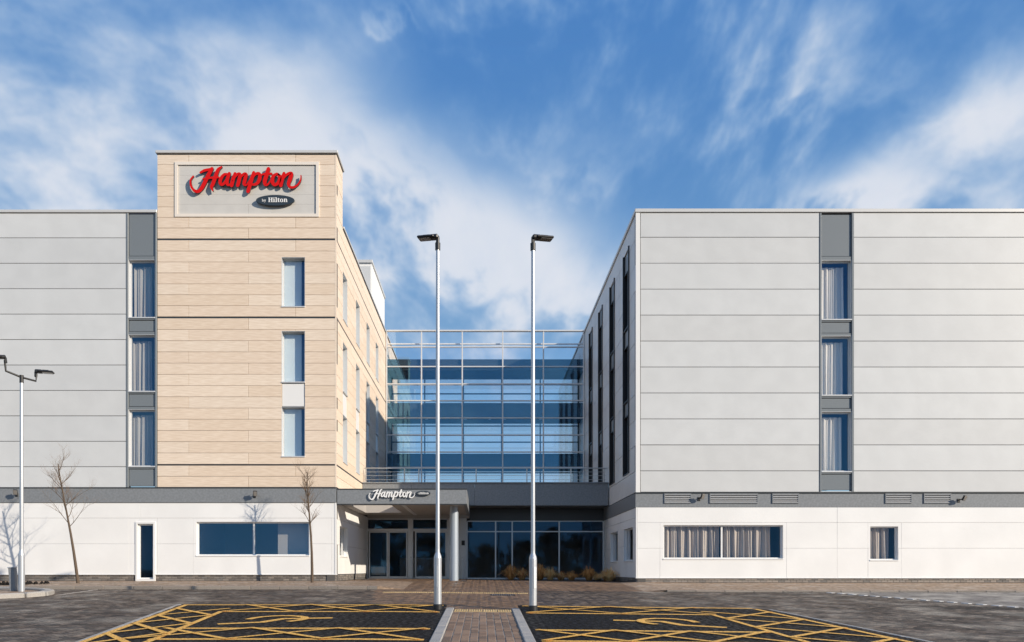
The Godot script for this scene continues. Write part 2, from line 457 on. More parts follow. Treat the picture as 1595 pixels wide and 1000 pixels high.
# ------------------------------------------------------------------ sky
func sky_texture() -> ImageTexture:
	var W := 3584
	var H := 1792
	var a := FastNoiseLite.new()
	a.seed = 11; a.frequency = 2.1; a.fractal_octaves = 6; a.fractal_gain = 0.52
	var b := FastNoiseLite.new()
	b.seed = 29; b.frequency = 1.3; b.fractal_octaves = 3
	var c := FastNoiseLite.new()
	c.seed = 47; c.frequency = 6.0; c.fractal_octaves = 8; c.fractal_gain = 0.58
	var bytes := PackedByteArray()
	bytes.resize(W * H * 3)
	# where the cloud banks stand: azimuth and height (tangents), half-lengths, tilt, amount
	var banks := [
		[-0.36, 0.60, 0.36, 0.16, -0.2, 0.46], [-0.62, 0.46, 0.36, 0.12, 0.05, 0.40], [-0.20, 0.62, 0.09, 0.12, -0.8, 0.26],
		[-0.10, 0.50, 0.17, 0.05, -0.55, 0.36], [0.02, 0.44, 0.15, 0.05, -0.1, 0.26], [0.12, 0.52, 0.10, 0.035, 0.3, 0.24],
		[0.07, 0.36, 0.22, 0.07, 0.0, 0.40], [-0.04, 0.41, 0.12, 0.04, 0.0, 0.2], [0.10, 0.335, 0.10, 0.03, 0.0, 0.2],
		[0.62, 0.57, 0.24, 0.05, 0.62, 0.62], [0.66, 0.50, 0.16, 0.045, 0.5, 0.34], [0.47, 0.49, 0.08, 0.035, 0.1, 0.48], [0.44, 0.68, 0.15, 0.05, 0.6, 0.30], [0.42, 0.62, 0.05, 0.03, 0.9, 0.2], [0.70, 0.44, 0.10, 0.05, 0.3, 0.4],
		[-0.11, 0.705, 0.035, 0.009, -0.45, 0.17]]
	var clear := [[0.05, 0.66, 0.2, 0.07, 0.16], [0.29, 0.52, 0.12, 0.10, 0.16], [0.70, 0.46, 0.03, 0.04, 0.2], [-0.05, 0.62, 0.07, 0.07, 0.16]]
	for y in H:
		var el: float = PI / 2 - PI * (y + 0.5) / H
		var row := y * W * 3
		var sy := sin(el)
		var cy := cos(el)
		for x in W:
			var i := row + x * 3
			var plain: bool = x > W / 9 and x < W - W / 9 or el > 0.85
			if plain and y <= H / 2 + 2 and (x % 2 == 1 or y % 2 == 1):     # half resolution out of view
				var from := ((y - y % 2) * W + x - x % 2) * 3
				bytes[i] = bytes[from]; bytes[i + 1] = bytes[from + 1]; bytes[i + 2] = bytes[from + 2]
				continue
			if y > H / 2 + 2:
				bytes[i] = 120; bytes[i + 1] = 115; bytes[i + 2] = 108
				continue
			var az := TAU * (x + 0.5) / W
			var dx := sin(az) * cy
			var dz := -cos(az) * cy
			var k := 1.0 / (absf(sy) + 0.35)
			var wx := b.get_noise_3d(dx * 3.0, sy * 3.0, dz * 3.0) * 0.18
			var n := a.get_noise_3d(dx * k * 1.1 + wx, sy * 1.5 + wx, dz * k * 1.1 + wx)
			var den := 0.30 + n * 0.75 + b.get_noise_3d(dx * 1.5 + 9.0, sy * 1.5, dz * 1.5) * 0.35
			var fi := c.get_noise_3d(dx, sy * 1.3, dz)
			if dz < -0.1:
				var tx := dx / -dz
				var ty := sy / -dz
				var w := smoothstep(1.5, 0.8, absf(tx)) * smoothstep(1.6, 0.85, ty)
				if w > 0.0:
					var an := lerpf(-0.45, 0.62, smoothstep(-0.25, 0.5, tx))
					var su := tx * cos(an) + ty * sin(an) + n * 0.03
					var sv := -tx * sin(an) + ty * cos(an) + n * 0.03
					fi = lerpf(fi, c.get_noise_2d(su * 0.85 + 3.0, sv * 1.5), w)
					var gd := 0.15
					var px := tx + wx * 0.3 + fi * 0.05
					var py := ty + n * 0.04 + fi * 0.045
					for bk in banks:
						var ex: float = px - bk[0]
						var ey: float = py - bk[1]
						var u: float = (ex * cos(bk[4]) + ey * sin(bk[4])) / bk[2]
						var v: float = (-ex * sin(bk[4]) + ey * cos(bk[4])) / bk[3]
						var rr := u * u + v * v
						if rr < 6.0: gd += bk[5] * exp(-rr * 0.9)
					for bk in clear:
						var ex: float = (px - bk[0]) / bk[2]
						var ey: float = (py - bk[1]) / bk[3]
						gd -= bk[4] * exp(-(ex * ex + ey * ey))
					var guided: float = gd + n * 0.30 + fi * 0.40
					den = lerpf(den, guided, w)
			var cl := smoothstep(-0.08, 1.0, den) * 0.95
			cl = clampf(cl + fi * 0.05 * cl, 0.0, 1.0)
			var hz := pow(1.0 - clampf(sy, 0.0, 1.0), 2.5)
			var r := lerpf(0.255, 0.745, hz); var gg := lerpf(0.47, 0.86, hz); var bb := lerpf(0.745, 0.885, hz)
			var wr := lerpf(0.66, 0.885, cl); var wg := lerpf(0.755, 0.90, cl); var wb := lerpf(0.885, 0.935, cl)
			r = lerpf(r, wr, cl); gg = lerpf(gg, wg, cl); bb = lerpf(bb, wb, cl)
			bytes[i] = int(r * 255.0 + 0.5); bytes[i + 1] = int(gg * 255.0 + 0.5); bytes[i + 2] = int(bb * 255.0 + 0.5)
	return ImageTexture.create_from_image(Image.create_from_data(W, H, false, Image.FORMAT_RGB8, bytes))

# ------------------------------------------------------------------ main
func _ready() -> void:
	rng.seed = 7
	var cam := Camera3D.new()
	cam.name = "camera"
	add_child(cam)
	cam.position = Vector3(0, EYE, 0)
	var near := 0.1
	cam.set_frustum(1000.0 / 1200.0 * near, Vector2((797.5 - 752.0) / 1200.0 * near, (888.0 - 500.0) / 1200.0 * near), near, 900.0)
	cam.current = true
	var env := Environment.new()
	env.background_mode = Environment.BG_SKY
	var sky := Sky.new()
	var pano := PanoramaSkyMaterial.new()
	pano.panorama = sky_texture()
	sky.sky_material = pano
	env.sky = sky
	env.background_energy_multiplier = 0.72
	env.tonemap_mode = Environment.TONE_MAPPER_LINEAR
	env.tonemap_exposure = 1.38
	env.sdfgi_enabled = true
	env.ssao_enabled = true
	env.ssil_enabled = true
	var we := WorldEnvironment.new()
	we.name = "environment"
	we.environment = env
	add_child(we)
	var sun := DirectionalLight3D.new()
	sun.name = "sun"
	sun.light_energy = 1.25
	sun.light_color = Color(1.0, 0.945, 0.865)
	sun.light_angular_distance = 0.5
	sun.shadow_enabled = true
	add_child(sun)
	sun.look_at_from_position(Vector3.ZERO, Vector3(-11.1, -5.1, -7.2))

	make_materials()
	build_ground()
	build_left_wing()
	build_tower()
	build_right_wing()
	build_lobby()
	build_canopy()
	build_link()
	build_signs()
	build_lamps()
	build_small_things()
	build_plants()

# ------------------------------------------------------------------ ground
func sheet(st: SurfaceTool, xs: Array, ds: Array, up: float) -> void:
	for i in xs.size() - 1:
		for j in ds.size() - 1:
			q(st, gp(xs[i], ds[j], up), gp(xs[i + 1], ds[j], up), gp(xs[i + 1], ds[j + 1], up), gp(xs[i], ds[j + 1], up))

func steps(a: float, b: float, s: float) -> Array:
	var out := []
	var n := maxi(1, int(ceil((b - a) / s)))
	for i in n + 1: out.append(a + (b - a) * i / n)
	return out

# polygon laid on the ground: clipped to a grid so that it follows the slope
func ground_poly(poly: PackedVector2Array, up: float) -> Mesh:
	var st := st_new()
	var lo := poly[0]; var hi := poly[0]
	for p in poly:
		lo = lo.min(p); hi = hi.max(p)
	var s := 2.0
	for i in range(int(floor(lo.x / s)), int(ceil(hi.x / s))):
		for j in range(int(floor(lo.y / s)), int(ceil(hi.y / s))):
			var cell := PackedVector2Array([Vector2(i, j) * s, Vector2(i + 1, j) * s, Vector2(i + 1, j + 1) * s, Vector2(i, j + 1) * s])
			for part in Geometry2D.intersect_polygons(poly, cell):
				var idx := Geometry2D.triangulate_polygon(part)
				for k in range(0, idx.size(), 3):
					var a := part[idx[k]]; var b := part[idx[k + 1]]; var c := part[idx[k + 2]]
					if (b - a).cross(c - a) < 0.0:
						var t := b; b = c; c = t
					tri(st, gp(a.x, a.y, up), gp(b.x, b.y, up), gp(c.x, c.y, up))
	return st.commit()

func painted(parent: Node3D, called: String, m: Material, pts: Array, w: float, up := 0.004, closed := false) -> void:
	var st := st_new()
	var p := []
	for e in pts: p.append(Vector2(e[0], e[1]))
	if closed: p.append(p[0])
	for k in p.size() - 1:
		var a: Vector2 = p[k]; var b: Vector2 = p[k + 1]
		var n: Vector2 = (b - a).normalized().orthogonal() * w / 2
		var e: Vector2 = (b - a).normalized() * w * 0.3
		var cnt := maxi(1, int((b - a).length() / 0.5))
		for i in cnt:
			var s: Vector2 = (a - e).lerp(b + e, float(i) / cnt)
			var t: Vector2 = (a - e).lerp(b + e, float(i + 1) / cnt)
			var u := up + k * 0.0006
			var c := [s + n, t + n, t - n, s - n]
			if (c[1] - c[0]).cross(c[2] - c[0]) < 0.0: c.reverse()
			q(st, gp(c[0].x, c[0].y, u), gp(c[1].x, c[1].y, u), gp(c[2].x, c[2].y, u), gp(c[3].x, c[3].y, u))
	put(parent, called, st.commit(), m)

var LBAY := PackedVector2Array([Vector2(-7.35, 18.85), Vector2(-0.86, 18.85), Vector2(-0.86, 6.0), Vector2(-5.35, 6.0)])
var RBAY := PackedVector2Array([Vector2(0.86, 18.85), Vector2(6.75, 18.4), Vector2(7.55, 11.0), Vector2(7.9, 6.0), Vector2(0.86, 6.0)])
var ROADP := PackedVector2Array([Vector2(10.8, 24.2), Vector2(30.0, 24.2), Vector2(30.0, 2.0), Vector2(18.0, 6.0), Vector2(13.6, 18.3)])

var ISLAND := PackedVector2Array([Vector2(-22, 19.3), Vector2(-13.7, 20.2), Vector2(-12.95, 20.45), Vector2(-12.45, 20.9), Vector2(-12.25, 21.45), Vector2(-12.4, 22.05), Vector2(-12.85, 22.6), Vector2(-13.6, 23.05), Vector2(-16.5, 23.55), Vector2(-22, 23.6)])

func paver_zone(x: float, d: float) -> int:    # 0 none, 1 grey road blocks, 2 brown forecourt blocks
	var p := Vector2(x, d)
	if absf(x) < 0.86 and d < 17.75: return 0
	if Geometry2D.is_point_in_polygon(p, LBAY) or Geometry2D.is_point_in_polygon(p, RBAY) or Geometry2D.is_point_in_polygon(p, ROADP): return 0
	if d > 24.0:
		if d > 36.0 or x < XL + 0.1 or x > XR - 0.1:
			return 0
		if d < 28.75 and x < -3.35: return 0
		if d > 34.2 and x > 1.0: return 0
		return 2
	if d > 17.75 and x > -2.6 - (d - 17.75) * 0.12 and x < 1.35: return 2
	if Geometry2D.is_point_in_polygon(p, ISLAND): return 0
	return 1

func build_ground() -> void:
	var gr := setting("ground")
	var st := st_new()
	sheet(st, [-400.0, -60.0, -30.0, -2.0, 8.0, 30.0, 60.0, 400.0], [-300.0, -60.0, -20.0, 4.0, 28.6, 60.0, 120.0, 400.0], -0.008)
	put(gr, "earth", st.commit(), M.sand)
	# block paving in herringbone bond
	var pv := setting("block_paving")
	var bw := 0.1
	var mesh := bevelled(Vector3(bw * 2 - 0.005, 0.06, bw - 0.005), 0.002)
	var near := []
	var xf := []
	var cols := PackedColorArray()
	var tone_a := [[0.118, 0.085, 0.062], [0.09, 0.067, 0.05], [0.155, 0.114, 0.083], [0.05, 0.038, 0.030], [0.24, 0.185, 0.138], [0.11, 0.083, 0.064]]
	var tone_b := [[0.28, 0.175, 0.105], [0.23, 0.145, 0.092], [0.32, 0.205, 0.125], [0.20, 0.135, 0.095]]
	var rot := Basis(Vector3.UP, PI / 4)
	var patch := FastNoiseLite.new()
	patch.seed = 5; patch.frequency = 0.22
	for k in range(-330, 330):
		for mm in range(int(-k / 4.0) - 80, int(-k / 4.0) + 80):
			for kind in 2:
				var lx := bw * (k + 4 * mm + (1.0 if kind == 0 else 3.5))
				var ly := bw * (k + (0.5 if kind == 0 else 1.0))
				var c2 := Vector2(lx, ly).rotated(PI / 4) + Vector2(0, 19)
				if c2.x < -17.5 or c2.x > 16.5 or c2.y < 10.6 or c2.y > 36.0: continue
				var z := paver_zone(c2.x, c2.y)
				if z == 0: continue
				# not past the edge of the picture by more than a few metres
				if absf(c2.x - 0.5) > c2.y * 0.72 + 2.5: continue
				var yaw := PI / 4 + (0.0 if kind == 0 else PI / 2)
				var b := Basis(Vector3(1, 0, 0), 0.044 if c2.y < 28.6 else 0.0) * Basis(Vector3.UP, yaw + rng.randf_range(-0.012, 0.012)) * Basis(Vector3(0, 0, 1), rng.randf_range(-0.006, 0.006))
				var t := Transform3D(b, gp(c2.x, c2.y, -0.03 + rng.randf_range(-0.001, 0.001)))
				var ci := rng.randi() % 6
				var dark_streak := 0.0        # two streaks of darker blocks on the right
				dark_streak = maxf(smoothstep(10.2, 11.6, c2.x) * smoothstep(0.55, 0.3, absf(c2.y - 19.0 + (c2.x - 11.0) * 0.12)), smoothstep(10.4, 12.0, c2.x) * smoothstep(0.45, 0.25, absf(c2.y - 17.3 + (c2.x - 11.0) * 0.1)))
				dark_streak *= 1.0 if rng.randf() < 0.9 else 0.3
				if c2.y < 12.62 and c2.y > 11.9 and (c2.x < -5.9 and c2.x > -7.75 or c2.x > 7.0 and c2.x < 8.7) and near.size() < 300:
					near.append([t, ci])
				else:
					xf.append(t)
					var tn: Array = tone_a[ci] if z == 1 else tone_b[ci % 4]
					var f := (1.0 + 0.28 * patch.get_noise_2d(c2.x, c2.y)) * (1.0 - 0.65 * dark_streak)
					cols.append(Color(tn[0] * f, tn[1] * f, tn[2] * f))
	for e in near: put(pv, "paver", mesh, M.pavers[e[1]], e[0])
	var mm2 := MultiMesh.new()
	mm2.transform_format = MultiMesh.TRANSFORM_3D
	mm2.use_colors = true
	mm2.mesh = mesh
	mm2.instance_count = xf.size()
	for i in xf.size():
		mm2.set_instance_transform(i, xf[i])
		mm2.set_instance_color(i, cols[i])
	var mi := MultiMeshInstance3D.new()
	mi.name = "paver_field"
	mi.multimesh = mm2
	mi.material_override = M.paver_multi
	mi.set_meta("kind", "stuff")
	pv.add_child(mi)
	# asphalt bays with yellow paint
	var bay := setting("parking_bay")
	put(bay, "asphalt", ground_poly(LBAY, 0.0), M.asphalt)
	var bay2 := setting("parking_bay")
	put(bay2, "asphalt", ground_poly(RBAY, 0.0), M.asphalt)
	var lw := 0.17
	for d in [18.6, 16.95, 13.87, 12.41]:
		painted(bay, "painted_line", M.yellow, [[-7.15 if d > 18 else -5.75 + (17.0 - d) * 0.09, d], [-1.0, d]], lw, 0.004)
		painted(bay2, "painted_line", M.yellow, [[1.0, d], [6.45 if d > 18 else 5.05 + (17.0 - d) * 0.05, d]], lw, 0.004)
	painted(bay, "painted_line", M.yellow, [[-7.15, 18.6], [-5.7, 8.0]], 0.12, 0.009)
	painted(bay, "painted_line", M.yellow, [[-5.75, 16.95], [-5.28, 12.41], [-4.9, 8.0]], 0.12, 0.009)
	painted(bay2, "painted_line", M.yellow, [[6.5, 18.35], [7.2, 11.0]], 0.12, 0.009)
	painted(bay2, "painted_line", M.yellow, [[5.05, 16.95], [5.3, 12.41], [5.5, 8.0]], 0.12, 0.009)
	# crossed hatching
	for f in [0, 1]:
		for e in [[18.6, 16.95, 1.55], [13.87, 12.41, 1.2]]:
			for s in [bay, bay2]:
				var pts := []
				var x0: float = -5.7 if s == bay else 1.0
				var x1: float = -1.05 if s == bay else 5.1
				var n := int((x1 - x0) / e[2])
				for i in n + 1: pts.append([x0 + (x1 - x0) * i / n, e[0] if (i + f) % 2 == 0 else e[1]])
				painted(s, "painted_hatching", M.yellow, pts, 0.115, 0.014 + f * 0.005)
		var l := []
		var r := []
		for i in 6:
			var d := 17.6 - i * 1.5
			var inner: bool = (i + f) % 2 == 0
			l.append([lerpf(-5.75, -5.1, (16.95 - d) / 7.0) if inner else lerpf(-7.15, -5.7, (18.6 - d) / 10.6), d])
			r.append([lerpf(5.05, 5.4, (16.95 - d) / 7.0) if inner else lerpf(6.5, 7.2, (18.35 - d) / 7.3), d])
		painted(bay, "painted_hatching", M.yellow, l, 0.115, 0.014 + f * 0.005)
		painted(bay2, "painted_hatching", M.yellow, r, 0.115, 0.014 + f * 0.005)
	# wheelchair emblems, seen lying on their side
	for s in [-1.0, 1.0]:
		var par: Node3D = bay if s < 0 else bay2
		var cx: float = -3.95 if s < 0 else 3.55
		var em := group_node(par, "painted_wheelchair_emblem")
		painted(em, "figure", M.yellow, [[cx + s * 1.0, 14.55], [cx + s * 0.3, 14.85], [cx + s * 0.05, 15.45], [cx - s * 0.85, 15.6]], 0.19, 0.006)
		var arc := []
		for k in 12:
			var t := -0.6 + k * 0.36
			arc.append([cx + s * (0.15 + 0.55 * cos(t + 0.6)), 15.35 + 0.62 * sin(t + 0.6)])
		painted(em, "wheel", M.yellow, arc, 0.16, 0.012)
	# edging between bays and block paving
	for e in [[[-7.42, 18.85], [-5.4, 6.0], 20], [[6.85, 18.4], [7.63, 11.0], 12]]:
		var nn: int = e[2]
		for i in nn:
			var a := Vector2(e[0][0], e[0][1]).lerp(Vector2(e[1][0], e[1][1]), float(i) / nn)
			var b := Vector2(e[0][0], e[0][1]).lerp(Vector2(e[1][0], e[1][1]), (i + 0.985) / nn)
			stone(pv, "edging_stone", M.kerb_pale, a, b, 0.1, -0.08, 0.004)
	# path of setts between the two lamp posts
	var path := setting("footpath")
	put(path, "bedding", ground_poly(PackedVector2Array([Vector2(-0.86, 17.75), Vector2(0.86, 17.75), Vector2(0.86, 6.0), Vector2(-0.86, 6.0)]), -0.006), M.kerb[1])
	var ncol := 9
	for c in ncol:
		var x0 := -0.66 + 1.32 * c / ncol
		var x1 := -0.66 + 1.32 * (c + 1) / ncol
		var d := 10.4 + rng.randf() * 0.4
		while d < 17.05:
			var l := minf(rng.randf_range(0.2, 0.34), 17.1 - d)
			if l < 0.08: break
			stone_rect(path, "sett", M.setts, x0 + 0.006, x1 - 0.006, d + 0.007, d + l - 0.007, 0.0 + rng.randf_range(-0.004, 0.004), 0.008)
			d += l
	for s in [-1.0, 1.0]:
		var d := 10.2
		while d < 17.6:
			stone(path, "edging_stone", M.kerb_pale, Vector2(s * 0.755, d), Vector2(s * 0.755, d + 0.44), 0.18, -0.08, 0.02 + rng.randf_range(0.0, 0.005))
			d += 0.45
	var tac := setting("tactile_paving")
	for i in 4: tactile(tac, -0.65 + 0.325 * i, 17.12, 0.318, 0.45)
	for i in 13: tactile(tac, -2.95 + 0.33 * i, 22.6, 0.322, 0.3)
	# raised pavement on the left, kerb stones along it
	var pl := setting("pavement")
	st = st_new()
	var xs := steps(-32.0, -3.3, 2.0)
	for i in xs.size() - 1:
		var a: float = xs[i]; var b: float = xs[i + 1]
		q(st, Vector3(a, -0.1, -24.25), Vector3(b, -0.1, -24.25), Vector3(b, 0.0, -28.75), Vector3(a, 0.0, -28.75))
	q(st, Vector3(-3.3, -0.1, -24.12), Vector3(-2.4, g(-2.4, 24.12) - 0.01, -24.12), Vector3(-2.4, g(-2.4, 28.75) - 0.01, -28.75), Vector3(-3.3, 0.0, -28.75))
	tri(st, Vector3(-3.3, -0.35, -24.12), Vector3(-2.4, g(-2.4, 24.12) - 0.01, -24.12), Vector3(-3.3, -0.1, -24.12))
	put(pl, "surface", st.commit(), M.pavement)
	var x := -32.0
	while x < -3.35:
		var e := minf(x + 0.915, -3.3)
		box(pl, "kerb_stone", M.kerb[rng.randi() % 3], Transform3D(), x + 0.004, e - 0.004, -0.32, -0.098 + rng.randf_range(-0.003, 0.003), -24.25, -24.12, 0.012)
		x += 0.915
	var pr := setting("pavement")
	st = st_new()
	sheet(st, steps(5.8, 30.0, 1.1), [24.4, 26.5, 28.6, 28.75], 0.035)
	q(st, gp(4.9, 24.4, -0.01), gp(5.8, 24.4, 0.035), gp(5.8, 28.6, 0.035), gp(4.9, 28.6, -0.01))
	q(st, gp(4.9, 24.28, -0.01), gp(5.8, 24.28, 0.035), gp(5.8, 24.4, 0.035), gp(4.9, 24.4, -0.01))
	put(pr, "surface", st.commit(), M.pavement)
	x = 5.8
	while x < 30.0:
		stone(pr, "kerb_stone", M.kerb, Vector2(x, 24.34), Vector2(x + 0.907, 24.34), 0.125, -0.1, 0.04)
		x += 0.915
	# road on the right, with its line of white blocks
	var rd := setting("road")
	put(rd, "surface", ground_poly(ROADP, -0.002), M.road)
	for i in 17:
		var a := Vector2(10.75, 24.0).lerp(Vector2(13.62, 18.2), i / 17.0)
		var b := Vector2(10.75, 24.0).lerp(Vector2(13.62, 18.2), (i + 0.55) / 17.0)
		stone(rd, "white_block", [M.paint], a, b, 0.18, -0.05, 0.012)
	# planted island with a pale rounded kerb
	var isl := setting("planting_island")
	put(isl, "surface", ground_poly(ISLAND, 0.06), M.pavement)
	var curve := [[-22.0, 19.3], [-19.0, 19.6], [-16.8, 19.85], [-15.0, 20.05], [-13.7, 20.2], [-12.95, 20.45], [-12.45, 20.9], [-12.25, 21.45], [-12.4, 22.05], [-12.85, 22.6], [-13.6, 23.05], [-14.6, 23.35], [-16.5, 23.55], [-19.0, 23.6], [-22.0, 23.6]]
	for i in curve.size() - 1:
		stone(isl, "kerb_stone", M.kerb_pale, Vector2(curve[i][0], curve[i][1]), Vector2(curve[i + 1][0], curve[i + 1][1]), 0.26, -0.1, 0.13, 0.03)
	for i in 5: stone(isl, "flush_stone", M.kerb_pale, Vector2(-12.0, 21.6 + i * 0.46), Vector2(-11.95, 21.6 + i * 0.46 + 0.45), 0.08, -0.06, 0.005)
	var bed := setting("flower_bed")
	st = st_new()
	q(st, Vector3(-22, -0.084, -24.75), Vector3(-15.3, -0.084, -24.75), Vector3(-15.0, -0.05, -26.3), Vector3(-22, -0.05, -26.3))
	put(bed, "soil", st.commit(), M.soil)
	st = st_new()
	for i in 420:
		var px := rng.randf_range(-21.8, -14.6)
		var pd := rng.randf_range(24.8, 26.25)
		var s := rng.randf_range(0.02, 0.075)
		var c := Vector3(px, -0.075 + (pd - 24.75) * 0.022, -pd)
		tube(st, [c - Vector3(s, 0.01, 0), c + Vector3(0, s * 0.8, s * 0.4), c + Vector3(s, 0, 0)], [0.006, s * 0.6, 0.004], 5)
	put(bed, "clods", st.commit(), M.soil).set_meta("kind", "stuff")

func stone(parent: Node3D, called: String, mats: Array, a: Vector2, b: Vector2, w: float, below: float, top: float, bev := 0.012) -> void:
	var l := (b - a).length()
	var p := gp(a.x, a.y, 0.0)
	var e := gp(b.x, b.y, 0.0)
	var xa := (e - p).normalized()
	var za := xa.cross(Vector3.UP).normalized()
	var ya := za.cross(xa)
	var c := (p + e) / 2 + Vector3(0, (below + top) / 2, 0)
	put(parent, called, bevelled(Vector3(l - 0.006, top - below, w), bev), mats[rng.randi() % mats.size()], Transform3D(Basis(xa, ya, za), c))

func stone_rect(parent: Node3D, called: String, mats: Array, x0: float, x1: float, d0: float, d1: float, top: float, bev: float) -> void:
	stone(parent, called, mats, Vector2((x0 + x1) / 2, d0), Vector2((x0 + x1) / 2, d1), snappedf(x1 - x0, 0.005), -0.06, top, bev)

func tactile(parent: Node3D, x: float, d: float, w: float, l: float) -> void:
	var st := st_new()
	abox(st, -w / 2 + 0.003, w / 2 - 0.003, -0.05, 0.006, -l / 2 + 0.003, l / 2 - 0.003)
	for i in 6:
		for j in int(l / 0.06):
			var cx := -w / 2 + w * (i + 0.5) / 6
			var cz := -l / 2 + 0.03 + j * 0.06
			lathe(st, [[0.018, 0.006], [0.014, 0.012], [0.0, 0.0125]], 8, Vector3(cx, 0, cz))
	var c := gp(x + w / 2, d + l / 2, 0.0)
	put(parent, "tactile_tile", st.commit(), M.tactile[rng.randi() % 2], Transform3D(Basis(Vector3(1, 0, 0), 0.044), c))

# ------------------------------------------------------------------ the wings
func plinth(parent: Node3D, pl: Transform3D, u0: float, u1: float, top: float, bottom: float, limit := 300, tones := 5, first := 0) -> void:
	box(parent, "plinth_wall", M.mortar, pl, u0, u1, bottom - 0.3, top, -0.35, -0.045)
	var row := 0
	var v := top - 0.004
	var count := 0
	while v > bottom:
		var u := u0 - (0.1125 if row % 2 else 0.0)
		while u < u1:
			var a := maxf(u, u0)
			var b := minf(u + 0.215, u1)
			if b - a > 0.03 and count < limit:
				box(parent, "brick", M.brick[first + rng.randi() % tones], pl, snappedf(a, 0.001), snappedf(b, 0.001), v - 0.065, v, -0.06, -0.028 + rng.randf_range(-0.003, 0.003), 0.004)
				count += 1
			u += 0.225
		v -= 0.075
		row += 1

# vertical strip of windows and grey panels; segs: [kind, v0, v1]
func strip(parent: Node3D, pl: Transform3D, u0: float, u1: float, segs: Array, o: Dictionary) -> void:
	var fm: Material = o.frame_mat
	var top: float = segs[0][2] + 0.03
	var bot: float = segs[-1][1] - 0.03
	var t := 0.07
	box(parent, "strip_jamb", fm, pl, u0, u0 + t, bot, top, -0.2, o.get("proud", 0.02), 0.006)
	box(parent, "strip_jamb", fm, pl, u1 - t, u1, bot, top, -0.2, o.get("proud", 0.02), 0.006)
	for k in segs.size():
		var s: Array = segs[k]
		if s[0] == "panel":
			box(parent, "spandrel_panel", o.get("panel_mat", M.grey_panel), pl, u0 + t + 0.012, u1 - t - 0.012, s[1] + 0.02, s[2] - 0.02, -0.1, -0.035, 0.008)
		else:
			var c := {"frame_mat": o.win_frame, "back": 0.13, "frame": 0.05, "curtain_mat": o.curtain_mat, "folds": 5.0, "reveal_mat": o.get("reveal", o.win_frame)}
			if o.get("curtained", true):
				c.curtain = [[u0 + t + 0.04, u0 + (u1 - u0) * rng.randf_range(0.70, 0.84), 0.16]]
			window(parent, pl, rc(u0 + t, u1 - t, s[1], s[2]), c)
		if k < segs.size() - 1:
			box(parent, "strip_transom", fm, pl, u0 + t, u1 - t, segs[k + 1][2], s[1], -0.2, -0.005, 0.004)

func holes_of_strip(u0: float, u1: float, segs: Array) -> Rect2:
	return rc(u0, u1, segs[-1][1] - 0.03, segs[0][2] + 0.03)

func louvre(parent: Node3D, u0: float, u1: float, v0: float, v1: float) -> void:
	var l := group_node(parent, "louvre")
	l.global_transform = FRONT * Transform3D(Basis(), Vector3(u0, v0, 0))
	put(l, "frame", frame_mesh(u0, u1, v0, v1, 0.0, 0.035, 0.03), M.band, FRONT)
	box(l, "duct", M.dark, FRONT, u0 + 0.03, u1 - 0.03, v0 + 0.03, v1 - 0.03, -0.04, 0.004)
	var n := 5
	for k in n:
		var v := v0 + 0.05 + (v1 - v0 - 0.08) * k / (n - 1.0) * 0.96
		var xf := FRONT * Transform3D(Basis(Vector3(1, 0, 0), 0.7), Vector3((u0 + u1) / 2, v, 0.022))
		put(l, "slat", bevelled(Vector3(u1 - u0 - 0.06, 0.006, 0.045), 0.0), M.alu, xf)

func rows_from(ps: Array) -> Array:
	var out := []
	for p in ps: out.append(fy(p))
	return out

